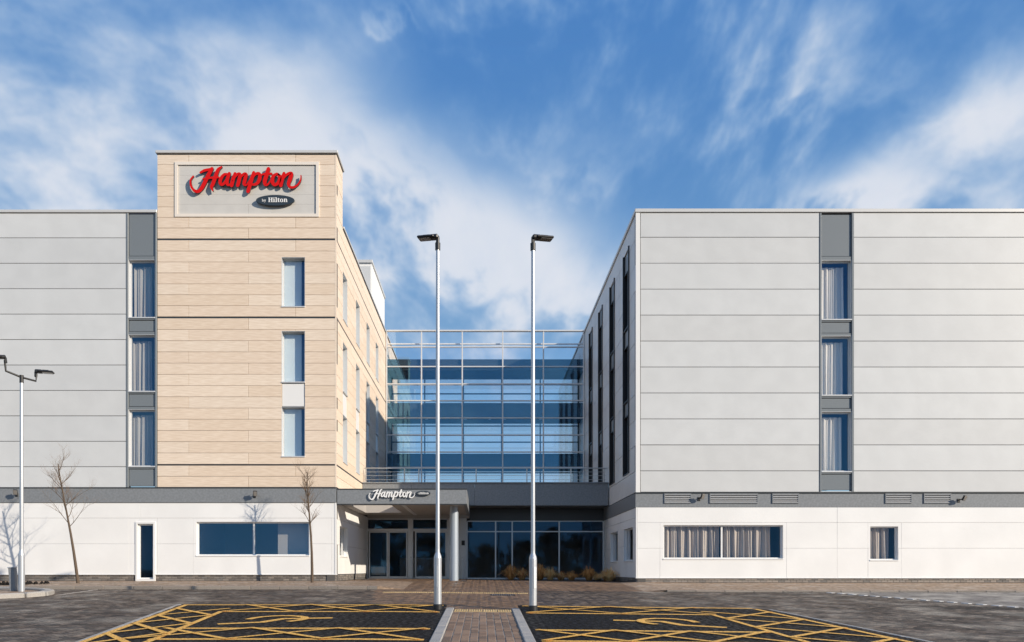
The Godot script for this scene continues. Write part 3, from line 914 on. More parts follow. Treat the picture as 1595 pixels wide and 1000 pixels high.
func build_left_wing() -> void:
	var w := thing("hotel_wing", "grey panelled hotel wing with white ground floor, left of the entrance", "building", Vector3(-14, 0, -D))
	var segs := [["panel", fy(399), fy(332)], ["win", fy(494.5), fy(404.5)], ["panel", fy(516.5), fy(498)], ["win", fy(609.5), fy(521)], ["panel", fy(633.5), fy(613)], ["win", fy(726.5), fy(637.5)], ["panel", fy(758), fy(730)]]
	var s0 := fx(197.0); var s1 := fx(244.5)
	var x0 := -31.0
	# upper storeys
	var hole := holes_of_strip(s0, s1, segs)
	var segs2x := fx(-345.0)
	var hole2 := holes_of_strip(segs2x, segs2x + (s1 - s0), segs)
	backing(w, M.backing, FRONT, rc(x0, s1, fy(760), fy(331)), [hole, hole2])
	var rows := [fy(759.5)]
	for k in 10: rows.append(fy(727.0 - 39.62 * k))
	rows.append(fy(332.0))
	cladding(w, "cladding_panel", M.panel, FRONT, rows, func(_i): return [x0, segs2x, segs2x + (s1 - s0), s0], [hole, hole2], 0.02)
	strip(w, FRONT, s0, s1, segs, {"frame_mat": M.grey_panel, "win_frame": M.alu, "curtain_mat": M.curtain_grey})
	strip(w, FRONT, segs2x, segs2x + (s1 - s0), segs, {"frame_mat": M.grey_panel, "win_frame": M.alu, "curtain_mat": M.curtain_grey})
	box(w, "coping", M.coping, FRONT, x0, s1, fy(331.5), fy(327.0), -0.45, 0.045, 0.01)
	box(w, "roof", M.band, FRONT, x0, XL - 0.2, 13.0, 13.3, -24.0, -0.46)
	# grey band over the ground floor
	box(w, "fascia_band", M.band, FRONT, x0, XL, fy(783.0), fy(760.5), -0.25, 0.03, 0.006)
	box(w, "drip_edge", M.dark, FRONT, x0, XL + 0.02, fy(760.5), fy(759.0), -0.25, 0.05)
	# white ground floor
	var v0 := fy(894.5); var v1 := fy(783.4)
	var wh := [rc(fx(211.5), fx(242.0), -0.02, fy(813.0)), rc(fx(305.5), fx(482.0), fy(865.5), fy(812.5)), rc(fx(-190), fx(-60), fy(865.5), fy(812.5))]
	backing(w, M.backing, FRONT, rc(x0, XL, v0, v1), wh)
	var cols := [x0, fx(-300), fx(-210), fx(-40), fx(201.0), fx(218.0), fx(245.0), fx(301.0), fx(486.0), fx(516.0), XL]
	cladding(w, "wall_panel", M.white, FRONT, [v0, fy(847.0), fy(807.0), v1], func(i): return cols if i < 2 else [x0, fx(-210), fx(218.0), XL], wh, 0.005)
	plinth(w, FRONT, fx(-70), fx(211.0), v0 - 0.02, -0.03, 240)
	plinth(w, FRONT, fx(242.5), XL, v0 - 0.02, -0.03, 300)
	box(w, "plinth_wall", M.brick[1], FRONT, x0, fx(-70) - 0.002, -0.3, v0 - 0.02, -0.35, -0.03)
	box(w, "base_trim", M.whiteframe, FRONT, x0, fx(211.0), v0 - 0.022, v0 + 0.004, -0.1, 0.022, 0.004)
	box(w, "base_trim", M.whiteframe, FRONT, fx(242.5), XL + 0.02, v0 - 0.022, v0 + 0.004, -0.1, 0.022, 0.004)
	window(w, FRONT, wh[1], {"frame_mat": M.whiteframe, "mullions": [fx(394.0)], "deep": 5.0, "tall": 0.5, "glass": M.glass, "back": 0.1})
	window(w, FRONT, wh[2], {"frame_mat": M.whiteframe, "mullions": [fx(-125)], "deep": 3.0, "back": 0.1})
	# glazed side door
	var d := group_node(w, "door")
	d.global_transform = FRONT * Transform3D(Basis(), Vector3(fx(226), 0, 0))
	var r: Rect2 = wh[0]
	put(d, "frame", frame_mesh(r.position.x, r.end.x, -0.005, r.end.y, -0.16, 0.03, 0.07), M.whiteframe, FRONT)
	put(d, "leaf", frame_mesh(r.position.x + 0.075, r.end.x - 0.075, 0.07, r.end.y - 0.075, -0.14, -0.08, 0.05), M.whiteframe, FRONT)
	box(d, "pane", M.lobby_glass, FRONT, r.position.x + 0.125, r.end.x - 0.125, 0.12, r.end.y - 0.125, -0.112, -0.106)
	niche(d, M.lobby, FRONT, r.position.x + 0.001, r.end.x - 0.001, 0.0, r.end.y - 0.001, -0.17, 2.5)
	box(d, "handle", M.alu, FRONT, r.end.x - 0.12, r.end.x - 0.1, 0.9, 1.2, -0.07, -0.05)
	# return wall into the entrance court
	var lw := [rc(29.25, 30.95, fy(866), fy(817))]
	backing(w, M.backing, LSIDE, rc(D + 0.06, GD + 1, v0, 3.45), lw)
	cladding(w, "wall_panel", M.white, LSIDE, [v0, 1.35, 2.3, 2.9], func(_i): return [D + 0.05, 31.3, 33.7, GD + 0.2], lw, 0.008)
	box(w, "corner_trim", M.whiteframe, LSIDE, D - 0.012, D + 0.05, v0, 2.9, -0.06, 0.012)
	plinth(w, LSIDE, D, GD, v0 - 0.02, -0.03, 90)
	window(w, LSIDE, lw[0], {"frame_mat": M.whiteframe, "deep": 2.0, "wide": 0.0, "back": 0.12, "mullions": [30.5]})

func build_right_wing() -> void:
	var w := thing("hotel_wing", "grey panelled hotel wing with louvred band, right of the glazed link", "building", Vector3(14, -0.1, -D))
	var segs := [["panel", fy(399.5), fy(333)], ["win", fy(497.5), fy(405)], ["panel", fy(519), fy(501)], ["win", fy(615.5), fy(523)], ["panel", fy(636.5), fy(619.5)], ["win", fy(734.5), fy(641)], ["panel", fy(764), fy(738)]]
	var s0 := fx(1276.5); var s1 := fx(1329.5)
	var x1 := 32.0
	var t0 := fx(1880.0); var t1 := t0 + s1 - s0
	var hole := holes_of_strip(s0, s1, segs)
	var hole2 := holes_of_strip(t0, t1, segs)
	backing(w, M.backing, FRONT, rc(XR, x1, fy(767), fy(331)), [hole, hole2])
	var rows := [fy(766.5)]
	for k in 10: rows.append(fy(733.4 - 40.43 * k))
	rows.append(fy(331.5))
	cladding(w, "cladding_panel", M.panel, FRONT, rows, func(_i): return [fx(997.5), s0, s1, t0, t1, x1], [hole, hole2], 0.02)
	var look := {"frame_mat": M.grey_panel, "win_frame": M.alu, "curtain_mat": M.curtain_light}
	strip(w, FRONT, s0, s1, segs, look)
	strip(w, FRONT, t0, t1, segs, look)
	box(w, "corner_trim", M.whiteframe, FRONT, XR - 0.02, fx(997.5) - 0.012, fy(767), fy(331.5), -0.06, 0.012, 0.004)
	box(w, "coping", M.coping, FRONT, XR - 0.05, x1, fy(331.0), fy(325.5), -0.45, 0.045, 0.01)
	box(w, "coping", M.coping, RSIDE, -LD - 6.0, -D - 0.452, fy(331.0), fy(325.5), -0.45, 0.05, 0.01)
	box(w, "roof", M.band, FRONT, XR + 0.4, x1, 13.0, 13.3, -24.0, -0.46)
	# band with louvres
	var b0 := fy(790.0); var b1 := fy(768.5)
	box(w, "fascia_band", M.band, FRONT, XR - 0.03, x1, b0, b1, -0.25, 0.0, 0.006)
	box(w, "drip_edge", M.dark, FRONT, XR - 0.04, x1, b1, fy(766.8), -0.25, 0.03)
	for e in [[1034.5, 1076.5], [1105.0, 1180.5], [1202.5, 1244.0], [1378.5, 1420.0], [1438.5, 1481.0], [1650.0, 1690.0]]:
		louvre(w, fx(e[0]), fx(e[1]), fy(784.0), fy(768.8))
	box(w, "fascia_band", M.band, RSIDE, -GD, -D - 0.252, b0, b1 + 0.02, -0.2, 0.02)
	# ground floor
	var v0 := fy(900.0); var v1 := b0 - 0.006
	var wh := [rc(fx(1033.0), fx(1220.0), fy(870.5), fy(817.5)), rc(fx(1355.0), fx(1399.5), fy(872.5), fy(819.5))]
	backing(w, M.backing, FRONT, rc(XR, x1, v0, v1), wh)
	var cols := [XR + 0.05, fx(1028), fx(1225), fx(1304), fx(1352), fx(1404), fx(1600), fx(1800), x1]
	cladding(w, "wall_panel", M.white, FRONT, [v0, fy(854.0), fy(814.0), v1], func(i): return cols if i < 2 else [XR + 0.05, fx(1304), fx(1600), x1], wh, 0.005)
	box(w, "corner_trim", M.whiteframe, FRONT, XR - 0.012, XR + 0.045, v0, v1, -0.06, 0.012)
	plinth(w, FRONT, XR, fx(1640), v0 - 0.02, -0.16, 300, 4, 3)
	box(w, "plinth_wall", M.brick[1], FRONT, fx(1640) + 0.002, x1, -0.4, v0 - 0.02, -0.35, -0.03)
	box(w, "base_trim", M.whiteframe, FRONT, XR - 0.02, x1, v0 - 0.022, v0 + 0.004, -0.1, 0.022, 0.004)
	var beige := {"frame_mat": M.whiteframe, "deep": 4.5, "tall": 0.5, "wide": 0.3, "back": 0.1, "glass": M.lobby_glass, "curtain_mat": M.curtain_beige, "folds": 3.6, "amp": 0.06}
	beige.mullions = [fx(1125.5)]
	beige.curtain = [[fx(1035.0), fx(1123.0), 0.03], [fx(1127.0), fx(1204.0), 0.03]]
	window(w, FRONT, wh[0], beige)
	beige.mullions = []
	beige.curtain = [[fx(1357.0), fx(1391.0), 0.03]]
	window(w, FRONT, wh[1], beige)
	# wall along the court, always in shade
	var seg2 := [["panel", 12.22, 12.97], ["win", 9.96, 12.18], ["panel", 9.28, 9.92], ["win", 7.08, 9.24], ["panel", 6.52, 7.04], ["win", 4.2, 6.48]]
	var sh := []
	for c in [30.5, 33.8, 37.15, 40.5]:
		sh.append(holes_of_strip(-c - 0.6, -c + 0.6, seg2))
	backing(w, M.backing, RSIDE, rc(-LD - 6.0, -D - 0.06, 3.2, fy(331)), sh)
	var mid := [-LD - 6.0, -42.2, -38.85, -35.5, -32.15, -D - 0.05]
	cladding(w, "cladding_panel", M.panel, RSIDE, rows, func(_i): return mid, sh, 0.02)
	for c in [30.5, 33.8, 37.15, 40.5]:
		strip(w, RSIDE, -c - 0.6, -c + 0.6, seg2, {"frame_mat": M.bronze, "win_frame": M.bronze, "curtain_mat": M.curtain_grey, "curtained": false, "proud": 0.05})
	var rw := [rc(-34.3, -32.5, fy(873), fy(819)), rc(-31.1, -29.2, fy(873), fy(819))]
	backing(w, M.backing, RSIDE, rc(-GD - 1.0, -D - 0.06, v0, v1), rw)
	cladding(w, "wall_panel", M.white, RSIDE, [v0, 1.35, 2.35, v1], func(_i): return [-GD - 0.3, -34.6, -31.8, -D - 0.05], rw, 0.008)
	for r in rw: window(w, RSIDE, r, {"frame_mat": M.whiteframe, "deep": 1.8, "wide": 0.2, "tall": 0.3, "back": 0.1, "glass": M.lobby_glass, "mullions": [r.position.x + 0.45]})
	plinth(w, RSIDE, -GD, -D, v0 - 0.02, -0.16, 60)

func build_tower() -> void:
	var w := thing("stone_tower", "cream stone-clad tower carrying the red script sign, rising above the roofs", "building", Vector3(-8.7, fy(759.0), -D - 0.3))
	var u0 := fx(245.0); var u1 := XL
	var wins := [rc(fx(438.5), fx(475.0), fy(477.5), fy(400.5)), rc(fx(438.5), fx(475.0), fy(711.0), fy(515.5))]
	var panel := rc(fx(272.5), fx(497.0), fy(338.0), fy(252.5))
	backing(w, M.backing, FRONT, rc(u0, u1, fy(759.0), fy(239)), wins)
	# courses, about 0.4 m each, in three lifts between the black joints
	var lifts := [[fy(758.8), fy(725.0), 2], [fy(723.0), fy(495.6), 13], [fy(493.2), fy(374.0), 7], [fy(371.6), fy(240.0), 8]]
	var n := 0
	for l in lifts:
		var rows := []
		for k in l[2] + 1: rows.append(lerpf(l[0], l[1], float(k) / l[2]))
		var off := n
		cladding(w, "stone_panel", M.stone, FRONT, rows, func(i): return [u0, fx(387.0), u1] if (i + off) % 2 == 0 else [u0, fx(294.0), fx(460.5), u1], wins + [panel], 0.012)
		n += l[2]
	for p in [724.0, 494.4, 372.8]:
		box(w, "black_joint", M.dark, FRONT, u0, u1 + 0.002, fy(p + 1.0), fy(p - 1.0), -0.05, -0.016)
	box(w, "side_return", M.stone[1], FRONT, u0 - 0.002, u0 + 0.04, fy(331), fy(239), -1.3, -0.052)
	box(w, "coping", M.coping, FRONT, u0 - 0.05, u1 + 0.06, fy(239.5), fy(235.0), -1.35, 0.07, 0.012)
	box(w, "coping_shadow_gap", M.dark, FRONT, u0 - 0.01, u1 + 0.015, fy(241.0), fy(239.6), -1.3, 0.012)
	# recessed board behind the sign
	var sp := group_node(w, "sign_board")
	sp.global_transform = FRONT * Transform3D(Basis(), Vector3(fx(385), fy(295), 0))
	put(sp, "frame", frame_mesh(panel.position.x, panel.end.x, panel.position.y, panel.end.y, -0.045, 0.03, 0.11), M.cream, FRONT)
	var half := (panel.position.x + panel.end.x) / 2 + 0.05
	for k in 5:
		var a := panel.position.y + 0.12 + (panel.size.y - 0.24) * k / 5.0
		var b := panel.position.y + 0.12 + (panel.size.y - 0.24) * (k + 1) / 5.0
		for e in ([[panel.position.x + 0.115, half], [half, panel.end.x - 0.115]] if k % 2 == 0 else [[panel.position.x + 0.115, panel.end.x - 0.115]]):
			box(sp, "board", M.sign_panel, FRONT, e[0] + 0.003, e[1] - 0.003, a + 0.0015, b - 0.0015, -0.045, -0.015, 0.001)
	window(w, FRONT, wins[0], {"frame_mat": M.alu, "blind": M.blind, "back": 0.2, "frame": 0.03})
	var d2 := rc(fx(438.5), fx(475.0), fy(595.0), fy(515.5))
	var d3 := rc(fx(438.5), fx(475.0), fy(711.0), fy(633.5))
	window(w, FRONT, d2, {"frame_mat": M.alu, "blind": M.blind, "back": 0.2, "frame": 0.03})
	window(w, FRONT, d3, {"frame_mat": M.alu, "blind": M.blind, "back": 0.2, "frame": 0.03})
	box(w, "spandrel_panel", M.whiteframe, FRONT, fx(439.0), fx(474.5), fy(632.5), fy(597.0), -0.12, -0.03, 0.01)
	# the long flank facing the court
	var sw := []
	var tops := [[fy(477.5), fy(400.5)], [fy(711.0), fy(515.5)]]
	for c in [30.4, 33.5, 36.5, 39.6]:
		for t in tops: sw.append(rc(c - 0.5, c + 0.5, t[0], t[1]))
	var far := LD + 6.0
	backing(w, M.backing, LSIDE, rc(D + 0.06, far, 3.3, fy(331)), sw)
	backing(w, M.backing, LSIDE, rc(D + 0.06, D + 1.3, fy(331), fy(239)), [])
	n = 0
	lifts[3] = [fy(371.6), fy(331.5), 2]
	for l in lifts:
		var rows := []
		for k in l[2] + 1: rows.append(lerpf(l[0], l[1], float(k) / l[2]))
		var off := n
		cladding(w, "stone_panel", M.stone, LSIDE, rows, func(i): return [D + 0.05, 32.0, 38.0, 42.9, far] if (i + off) % 2 == 0 else [D + 0.05, 29.4, 35.0, 41.0, far], sw, 0.012)
		n += l[2]
	var upper := []
	for k in 7: upper.append(lerpf(fy(331.0), fy(240.0), k / 6.0))
	cladding(w, "stone_panel", M.stone, LSIDE, upper, func(_i): return [D + 0.05, D + 1.28], [], 0.012)
	box(w, "corner_trim", M.stone[2], LSIDE, D - 0.004, D + 0.045, fy(759.0), fy(241.0), -0.05, 0.004)
	for p in [724.0, 494.4, 372.8]:
		box(w, "black_joint", M.dark, LSIDE, D, far, fy(p + 1.0), fy(p - 1.0), -0.05, -0.016)
	box(w, "coping", M.coping, LSIDE, D + 1.35, far, fy(331.0), fy(327.5), -0.45, 0.05, 0.01)
	box(w, "coping_shadow_gap", M.dark, LSIDE, D + 1.3, far, fy(333.5), fy(331.2), -0.3, 0.012)
	for c in [30.4, 33.5, 36.5, 39.6]:
		window(w, LSIDE, rc(c - 0.5, c + 0.5, tops[0][0], tops[0][1]), {"frame_mat": M.alu, "blind": M.blind, "back": 0.2, "frame": 0.03})
		window(w, LSIDE, rc(c - 0.5, c + 0.5, fy(595), tops[1][1]), {"frame_mat": M.alu, "blind": M.blind, "back": 0.2, "frame": 0.03})
		window(w, LSIDE, rc(c - 0.5, c + 0.5, tops[1][0], fy(633.5)), {"frame_mat": M.alu, "blind": M.blind, "back": 0.2, "frame": 0.03})
		box(w, "spandrel_panel", M.whiteframe, LSIDE, c - 0.49, c + 0.49, fy(632.5), fy(597.0), -0.12, -0.03, 0.01)
	# roof-top stair head
	var h := thing("roof_stair_head", "small pale box-shaped stair head on the roof behind the stone tower", "roof box", Vector3(-7.2, 13.3, -40.4))
	var hp := Transform3D(Basis(), Vector3(0, 0, -37.75))
	box(h, "wall", M.white[0], hp, -9.0, XL - 0.02, 13.3, 15.45, -5.0, -0.03)
	box(h, "front_panel", M.panel[2], hp, -8.9, XL - 0.75, 13.3, 15.2, -0.03, 0.0, 0.006)
	box(h, "front_panel", M.panel[0], hp, XL - 0.72, XL - 0.06, 13.3, 15.3, -0.03, 0.0, 0.006)
	box(h, "coping", M.coping, hp, -9.05, XL + 0.03, 15.45, 15.6, -5.05, 0.05, 0.01)

func build_lobby() -> void:
	var w := thing("entrance_lobby", "single-storey glazed entrance lobby with grey parapet between the two wings", "building", Vector3(0, -0.05, -GD))
	var P := Transform3D(Basis(), Vector3(0, 0, -GD))
	var k := 1200.0 / GD
	var X := func(p: float) -> float: return (p - 752.0) / k
	var Y := func(p: float) -> float: return EYE + (888.0 - p) / k
	# parapet and roof
	var pd := 34.7
	var F := Transform3D(Basis(), Vector3(0, 0, -pd))
	var xs := [XL + 0.005, -3.2, X.call(740.0), 5.66]
	for i in 3:
		box(w, "parapet_panel", M.band, F, xs[i] + 0.004, xs[i + 1] - 0.004, 3.31, 4.3, -0.12, 0.0, 0.006)
	box(w, "parapet_coping", M.band, F, XL + 0.004, 5.66, 4.3, 4.36, -0.4, 0.05, 0.01)
	box(w, "roof", M.band, F, XL + 0.01, 5.66, 3.3, 4.1, -8.25, -0.13)
	box(w, "bulkhead", M.dark, P, -0.62, 5.67, 2.72, 3.29, -0.2, 0.03)
	box(w, "bulkhead", M.soffit, P, XL + 0.01, -0.63, 2.84, 3.29, -0.2, 0.03)
	# dark interior
	var st := st_new()
	abox(st, XL - 0.1, 5.9, -0.35, 0.0, -6.0, -0.1)
	abox(st, XL - 0.1, 5.9, 0.0, 3.3, -6.1, -6.0)
	abox(st, XL - 0.2, XL - 0.1, -0.35, 3.3, -6.1, -0.15)
	abox(st, 5.9, 6.0, -0.35, 3.3, -6.1, -0.15)
	put(w, "interior", st.commit(), M.lobby, P)
	box(w, "ceiling", M.lobby, P, XL - 0.1, 5.9, 3.0, 3.29, -5.9, -0.22)
	box(w, "bench", M.curtain_beige, P, -5.3, -4.62, 0.16, 0.56, -0.75, -0.35, 0.03)
	box(w, "reception_desk", M.curtain_beige, P, -4.4, -1.6, 0.0, 1.05, -5.2, -4.6, 0.02)
	# curtain wall
	var cw := group_node(w, "curtain_wall")
	cw.global_transform = P * Transform3D(Basis(), Vector3(2.4, 0, 0))
	var ms := [727.5, 772.0, 797.8, 866.0 - 36.0, 871.0, 940.0]
	var ybot := -0.03; var ymid: float = Y.call(828.0); var ytop: float = Y.call(812.5)
	var x0: float = X.call(727.5); var x1: float = X.call(940.5)
	box(cw, "head", M.alu, P, x0, x1, ytop, 2.72, -0.08, 0.01)
	box(cw, "sill", M.alu, P, x0, x1, ybot - 0.12, ybot + 0.07, -0.08, 0.012)
	box(cw, "transom", M.alu, P, x0 + 0.03, x1 - 0.03, ymid - 0.025, ymid + 0.025, -0.08, 0.006)
	for i in ms.size():
		var mx: float = X.call(ms[i])
		box(cw, "mullion", M.alu, P, mx - 0.03, mx + 0.03, ybot + 0.07, ytop, -0.08, 0.01)
		if i < ms.size() - 1:
			var nx: float = X.call(ms[i + 1])
			box(cw, "pane", M.lobby_glass, P, mx + 0.03, nx - 0.03, ybot + 0.07, ymid - 0.025, -0.03, -0.02)
			box(cw, "pane", M.lobby_glass, P, mx + 0.03, nx - 0.03, ymid + 0.025, ytop, -0.03, -0.02)
	box(w, "pier", M.panel[0], P, x1, XR - 0.03, -0.3, 2.72, -0.25, 0.02)
	box(w, "pier", M.panel[1], P, X.call(716.5), X.call(727.0), -0.3, 2.84, -0.25, 0.06, 0.01)
	var cr := box(w, "card_reader", M.black, P, X.call(719.0), X.call(724.0), Y.call(849.5), Y.call(842.0), 0.061, 0.09, 0.01)
	cr.set_meta("label", "small black card reader on the pale pier")
	# the two door sets
	for e in [[571.0, 637.5, [574.0, 604.5, 635.0], "double"], [641.5, 698.0, [646.0, 696.0], "sliding"]]:
		var dset := group_node(w, "door_set")
		dset.global_transform = P * Transform3D(Basis(), Vector3(X.call((e[0] + e[1]) / 2), 0, 0))
		var a: float = X.call(e[0]); var b: float = X.call(e[1])
		var hd: float = Y.call(827.5)
		put(dset, "frame", frame_mesh(a, b, -0.02, 2.83, -0.1, 0.03, 0.06), M.alu, P)
		box(dset, "transom", M.alu, P, a + 0.06, b - 0.06, hd, hd + 0.12, -0.1, 0.028, 0.005)
		box(dset, "fanlight_pane", M.lobby_glass, P, a + 0.06, b - 0.06, hd + 0.12, 2.77, -0.04, -0.03)
		var lv: Array = e[2]
		for i in lv.size() - 1:
			var l0: float = X.call(lv[i]) + 0.01; var l1: float = X.call(lv[i + 1]) - 0.01
			put(dset, "leaf", frame_mesh(l0, l1, 0.045, hd - 0.005, -0.07, 0.0, 0.06), M.alu, P)
			box(dset, "pane", M.lobby_glass, P, l0 + 0.06, l1 - 0.06, 0.105, hd - 0.065, -0.04, -0.03)
			box(dset, "handle", M.alu, P, l1 - 0.05 if i == 0 else l0 + 0.03, l1 - 0.03 if i == 0 else l0 + 0.05, 0.8, 1.25, 0.02, 0.05, 0.006)
	box(w, "door_post", M.alu, P, X.call(637.5) + 0.002, X.call(641.5) - 0.002, -0.05, 2.83, -0.1, 0.05)
	box(w, "door_post", M.alu, P, X.call(698.0) + 0.002, X.call(716.5) - 0.004, -0.05, 2.83, -0.1, 0.01)
	# terrace railing
	var rail := thing("terrace_railing", "steel railing with horizontal bars on the terrace above the entrance", "railing", Vector3(0, 4.36, -35.0))
	var R := Transform3D(Basis(), Vector3(0, 0, -34.95))
	for px in [-5.3, -3.55, -2.9, -0.3, 2.0, 4.0, 5.5]:
		box(rail, "post", M.rail, R, px - 0.025, px + 0.025, 4.36, 5.0, -0.02, 0.02, 0.004)
	for v in [4.5, 4.68, 4.85]:
		box(rail, "bar", M.rail, R, -5.38, 5.6, v - 0.008, v + 0.008, 0.021, 0.037)
	box(rail, "handrail", M.rail, R, -5.4, 5.62, 5.0, 5.045, -0.03, 0.03, 0.01)

func build_canopy() -> void:
	var w := thing("entrance_canopy", "flat grey canopy over the entrance doors, held up by a round column", "canopy", Vector3(-1.05, 0, -30.2))
	var x1 := fx(727.0)
	var y0 := fy(785.0); var y1 := fy(762.5)
	box(w, "front_fascia", M.band, FRONT, XL + 0.03, x1, y0, y1, -0.12, 0.03, 0.006)
	box(w, "front_trim", M.dark, FRONT, XL + 0.03, x1 + 0.02, y1, y1 + 0.03, -0.12, 0.05)
	box(w, "front_trim", M.dark, FRONT, XL + 0.05, x1 + 0.01, y0 - 0.03, y0, -0.12, 0.02)
	box(w, "side_fascia", M.band, FRONT, x1 - 0.12, x1 + 0.005, y0, y1, -6.1, -0.122)
	# deck with a rooflight well beside the wall
	var o := rc(-5.05, -3.5, -33.3, -29.5)
	var whole := rc(XL + 0.02, x1 - 0.12, -34.69, -D - 0.122)
	var st := st_new()
	for r: Rect2 in minus(whole, [o]):
		abox(st, r.position.x, r.end.x, y0 + 0.03, y1 - 0.06, r.position.y, r.end.y)
	put(w, "deck", st.commit(), M.soffit)
	box(w, "soffit_joint", M.panel[0], Transform3D(), -3.1, -2.95, y0 + 0.012, y0 + 0.029, -34.6, -28.9)
	st = st_new()
	lathe(st, [[0.17, -0.08], [0.17, y0 - 0.2], [0.155, y0 - 0.2], [0.155, y0 + 0.03]], 40)
	put(w, "column", st.commit(), M.column, Transform3D(Basis(), Vector3(-1.12, 0, -30.0)))

func build_link() -> void:
	var w := thing("glazed_link", "tall glass-walled bridge joining the two wings behind the terrace", "building", Vector3(0.13, 4.1, -LD))
	var k := 1200.0 / LD
	var Y := func(p: float) -> float: return EYE + (888.0 - p) / k
	var X := func(p: float) -> float: return (p - 752.0) / k
	var F := Transform3D(Basis(), Vector3(0, 0, -LD))
	var B := Transform3D(Basis(), Vector3(0, 0, -LD - 2.4))
	var vs := []
	for p in [540.5, 571.0, 598.0, 624.0, 651.0, 677.5, 704.0, 728.0, 754.0]: vs.append(Y.call(p))
	vs.append(4.1)
	var us := [XL + 0.06, X.call(656.5), X.call(720.0), X.call(783.0), X.call(846.5), XR - 0.06]
	var top: float = Y.call(516.5)
	for s in 2:
		var pl: Transform3D = F if s == 0 else B
		var ww := group_node(w, "glass_wall")
		ww.global_transform = pl
		var mm: Material = M.alu if s == 0 else M.dark
		for u in us: box(ww, "mullion", mm, pl, u - 0.035, u + 0.035, 4.1, top if s == 0 else 12.2, -0.1, 0.03, 0.006)
		for v in vs:
			if s == 1 and v > 12.3: continue
			for i in 5: box(ww, "transom", mm, pl, us[i] + 0.035, us[i + 1] - 0.035, v - 0.03, v + 0.03, -0.08, 0.022)
		for j in vs.size() - 1:
			if s == 1 and vs[j] > 12.3: continue
			for i in 5: box(ww, "pane", M.link_glass if s == 0 else M.back_glass, pl, us[i] + 0.035, us[i + 1] - 0.035, vs[j + 1] + 0.03, vs[j] - 0.03, -0.03, -0.02)
		if s == 0:
			box(ww, "top_rail", M.alu, pl, us[0], us[-1], top, top + 0.09, -0.12, 0.06, 0.01)
			for i in 5: box(ww, "pane", M.screen_glass, pl, us[i] + 0.035, us[i + 1] - 0.035, vs[0] + 0.03, top, -0.03, -0.02)
			box(ww, "guard_rail", M.whiteframe, pl, us[0], us[-1], vs[0] + 0.2, vs[0] + 0.27, -0.3, -0.2)
	# floors and roof
	for e in [[11.6, 12.2, "roof_slab"], [9.0, 9.75, "floor_slab"], [6.2, 6.92, "floor_slab"]]:
		box(w, e[2], M.slab, F, XL + 0.02, XR - 0.02, e[0], e[1], -2.28, -0.12)
	for e in [9.0, 6.2]:
		for u in [-3.2, -1.0, 0.4, 1.25, 3.3]:
			var st := st_new()
			lathe(st, [[0.0, -0.012], [0.09, -0.012], [0.1, 0.0]], 16)
			put(w, "downlight", st.commit(), M.sign_white, F * Transform3D(Basis(), Vector3(u, e, -0.9)))
	for e in [9.75, 6.92, 4.15]:
		box(w, "handrail", M.alu, F, XL + 0.1, XR - 0.1, e + 1.02, e + 1.07, -0.3, -0.26, 0.01)

# ------------------------------------------------------------------ signs
# brush strokes of the script lettering, in units of the drawn panel (x right, y down), width last
const SCRIPT := [
	["H", [[[262, 197, 16], [238, 232, 17], [240, 282, 20], [265, 325, 24], [303, 341, 30], [336, 318, 36], [366, 268, 38], [396, 205, 38], [440, 124, 34]], [[332, 160, 20], [372, 140, 26], [436, 128, 24]], [[532, 108, 16], [500, 134, 32], [476, 195, 36], [450, 268, 36], [436, 300, 28], [450, 336, 10]], [[356, 222, 14], [420, 212, 20], [502, 206, 20]]]],
	["a", [[[596, 178, 22], [556, 180, 26], [522, 226, 34], [522, 268, 30], [552, 268, 26], [590, 212, 22]], [[606, 170, 30], [586, 230, 34], [588, 272, 30], [612, 276, 18], [636, 240, 12]]]],
	["m", [[[660, 170, 28], [640, 230, 36], [628, 284, 34]], [[640, 236, 14], [676, 182, 24], [706, 178, 32], [700, 230, 36], [686, 282, 34]], [[698, 232, 14], [734, 182, 24], [764, 178, 32], [756, 226, 34], [748, 270, 32], [770, 278, 16], [796, 238, 10]]]],
	["p", [[[838, 160, 28], [816, 230, 38], [796, 300, 36], [784, 340, 34]], [[818, 232, 14], [852, 178, 24], [890, 172, 30], [896, 214, 36], [872, 262, 30], [834, 276, 22], [812, 262, 14]]]],
	["t", [[[978, 126, 36], [962, 180, 38], [944, 240, 38], [948, 276, 28], [974, 272, 18], [996, 240, 12]], [[908, 184, 16], [950, 172, 22], [1006, 172, 20]]]],
	["o", [[[1058, 172, 22], [1024, 196, 32], [1016, 246, 36], [1036, 278, 28], [1072, 256, 32], [1086, 206, 32], [1062, 172, 22], [1096, 190, 12]]]],
	["n", [[[1126, 168, 28], [1108, 226, 36], [1096, 284, 34]], [[1108, 236, 14], [1150, 182, 24], [1196, 170, 34], [1186, 220, 38], [1170, 264, 34], [1180, 296, 24], [1218, 300, 22], [1258, 276, 18], [1284, 232, 14], [1288, 188, 9]]]]]

func smooth_stroke(pts: Array) -> Array:
	var out := []
	for i in pts.size() - 1:
		var p := []
		for j in [i - 1, i, i + 1, i + 2]:
			var e: Array = pts[clampi(j, 0, pts.size() - 1)]
			p.append(Vector3(e[0], e[1], e[2]))
		for s in 6:
			out.append(p[1].cubic_interpolate(p[2], p[0], p[3], s / 6.0))
	var l: Array = pts[-1]
	out.append(Vector3(l[0], l[1], l[2]))
	return out

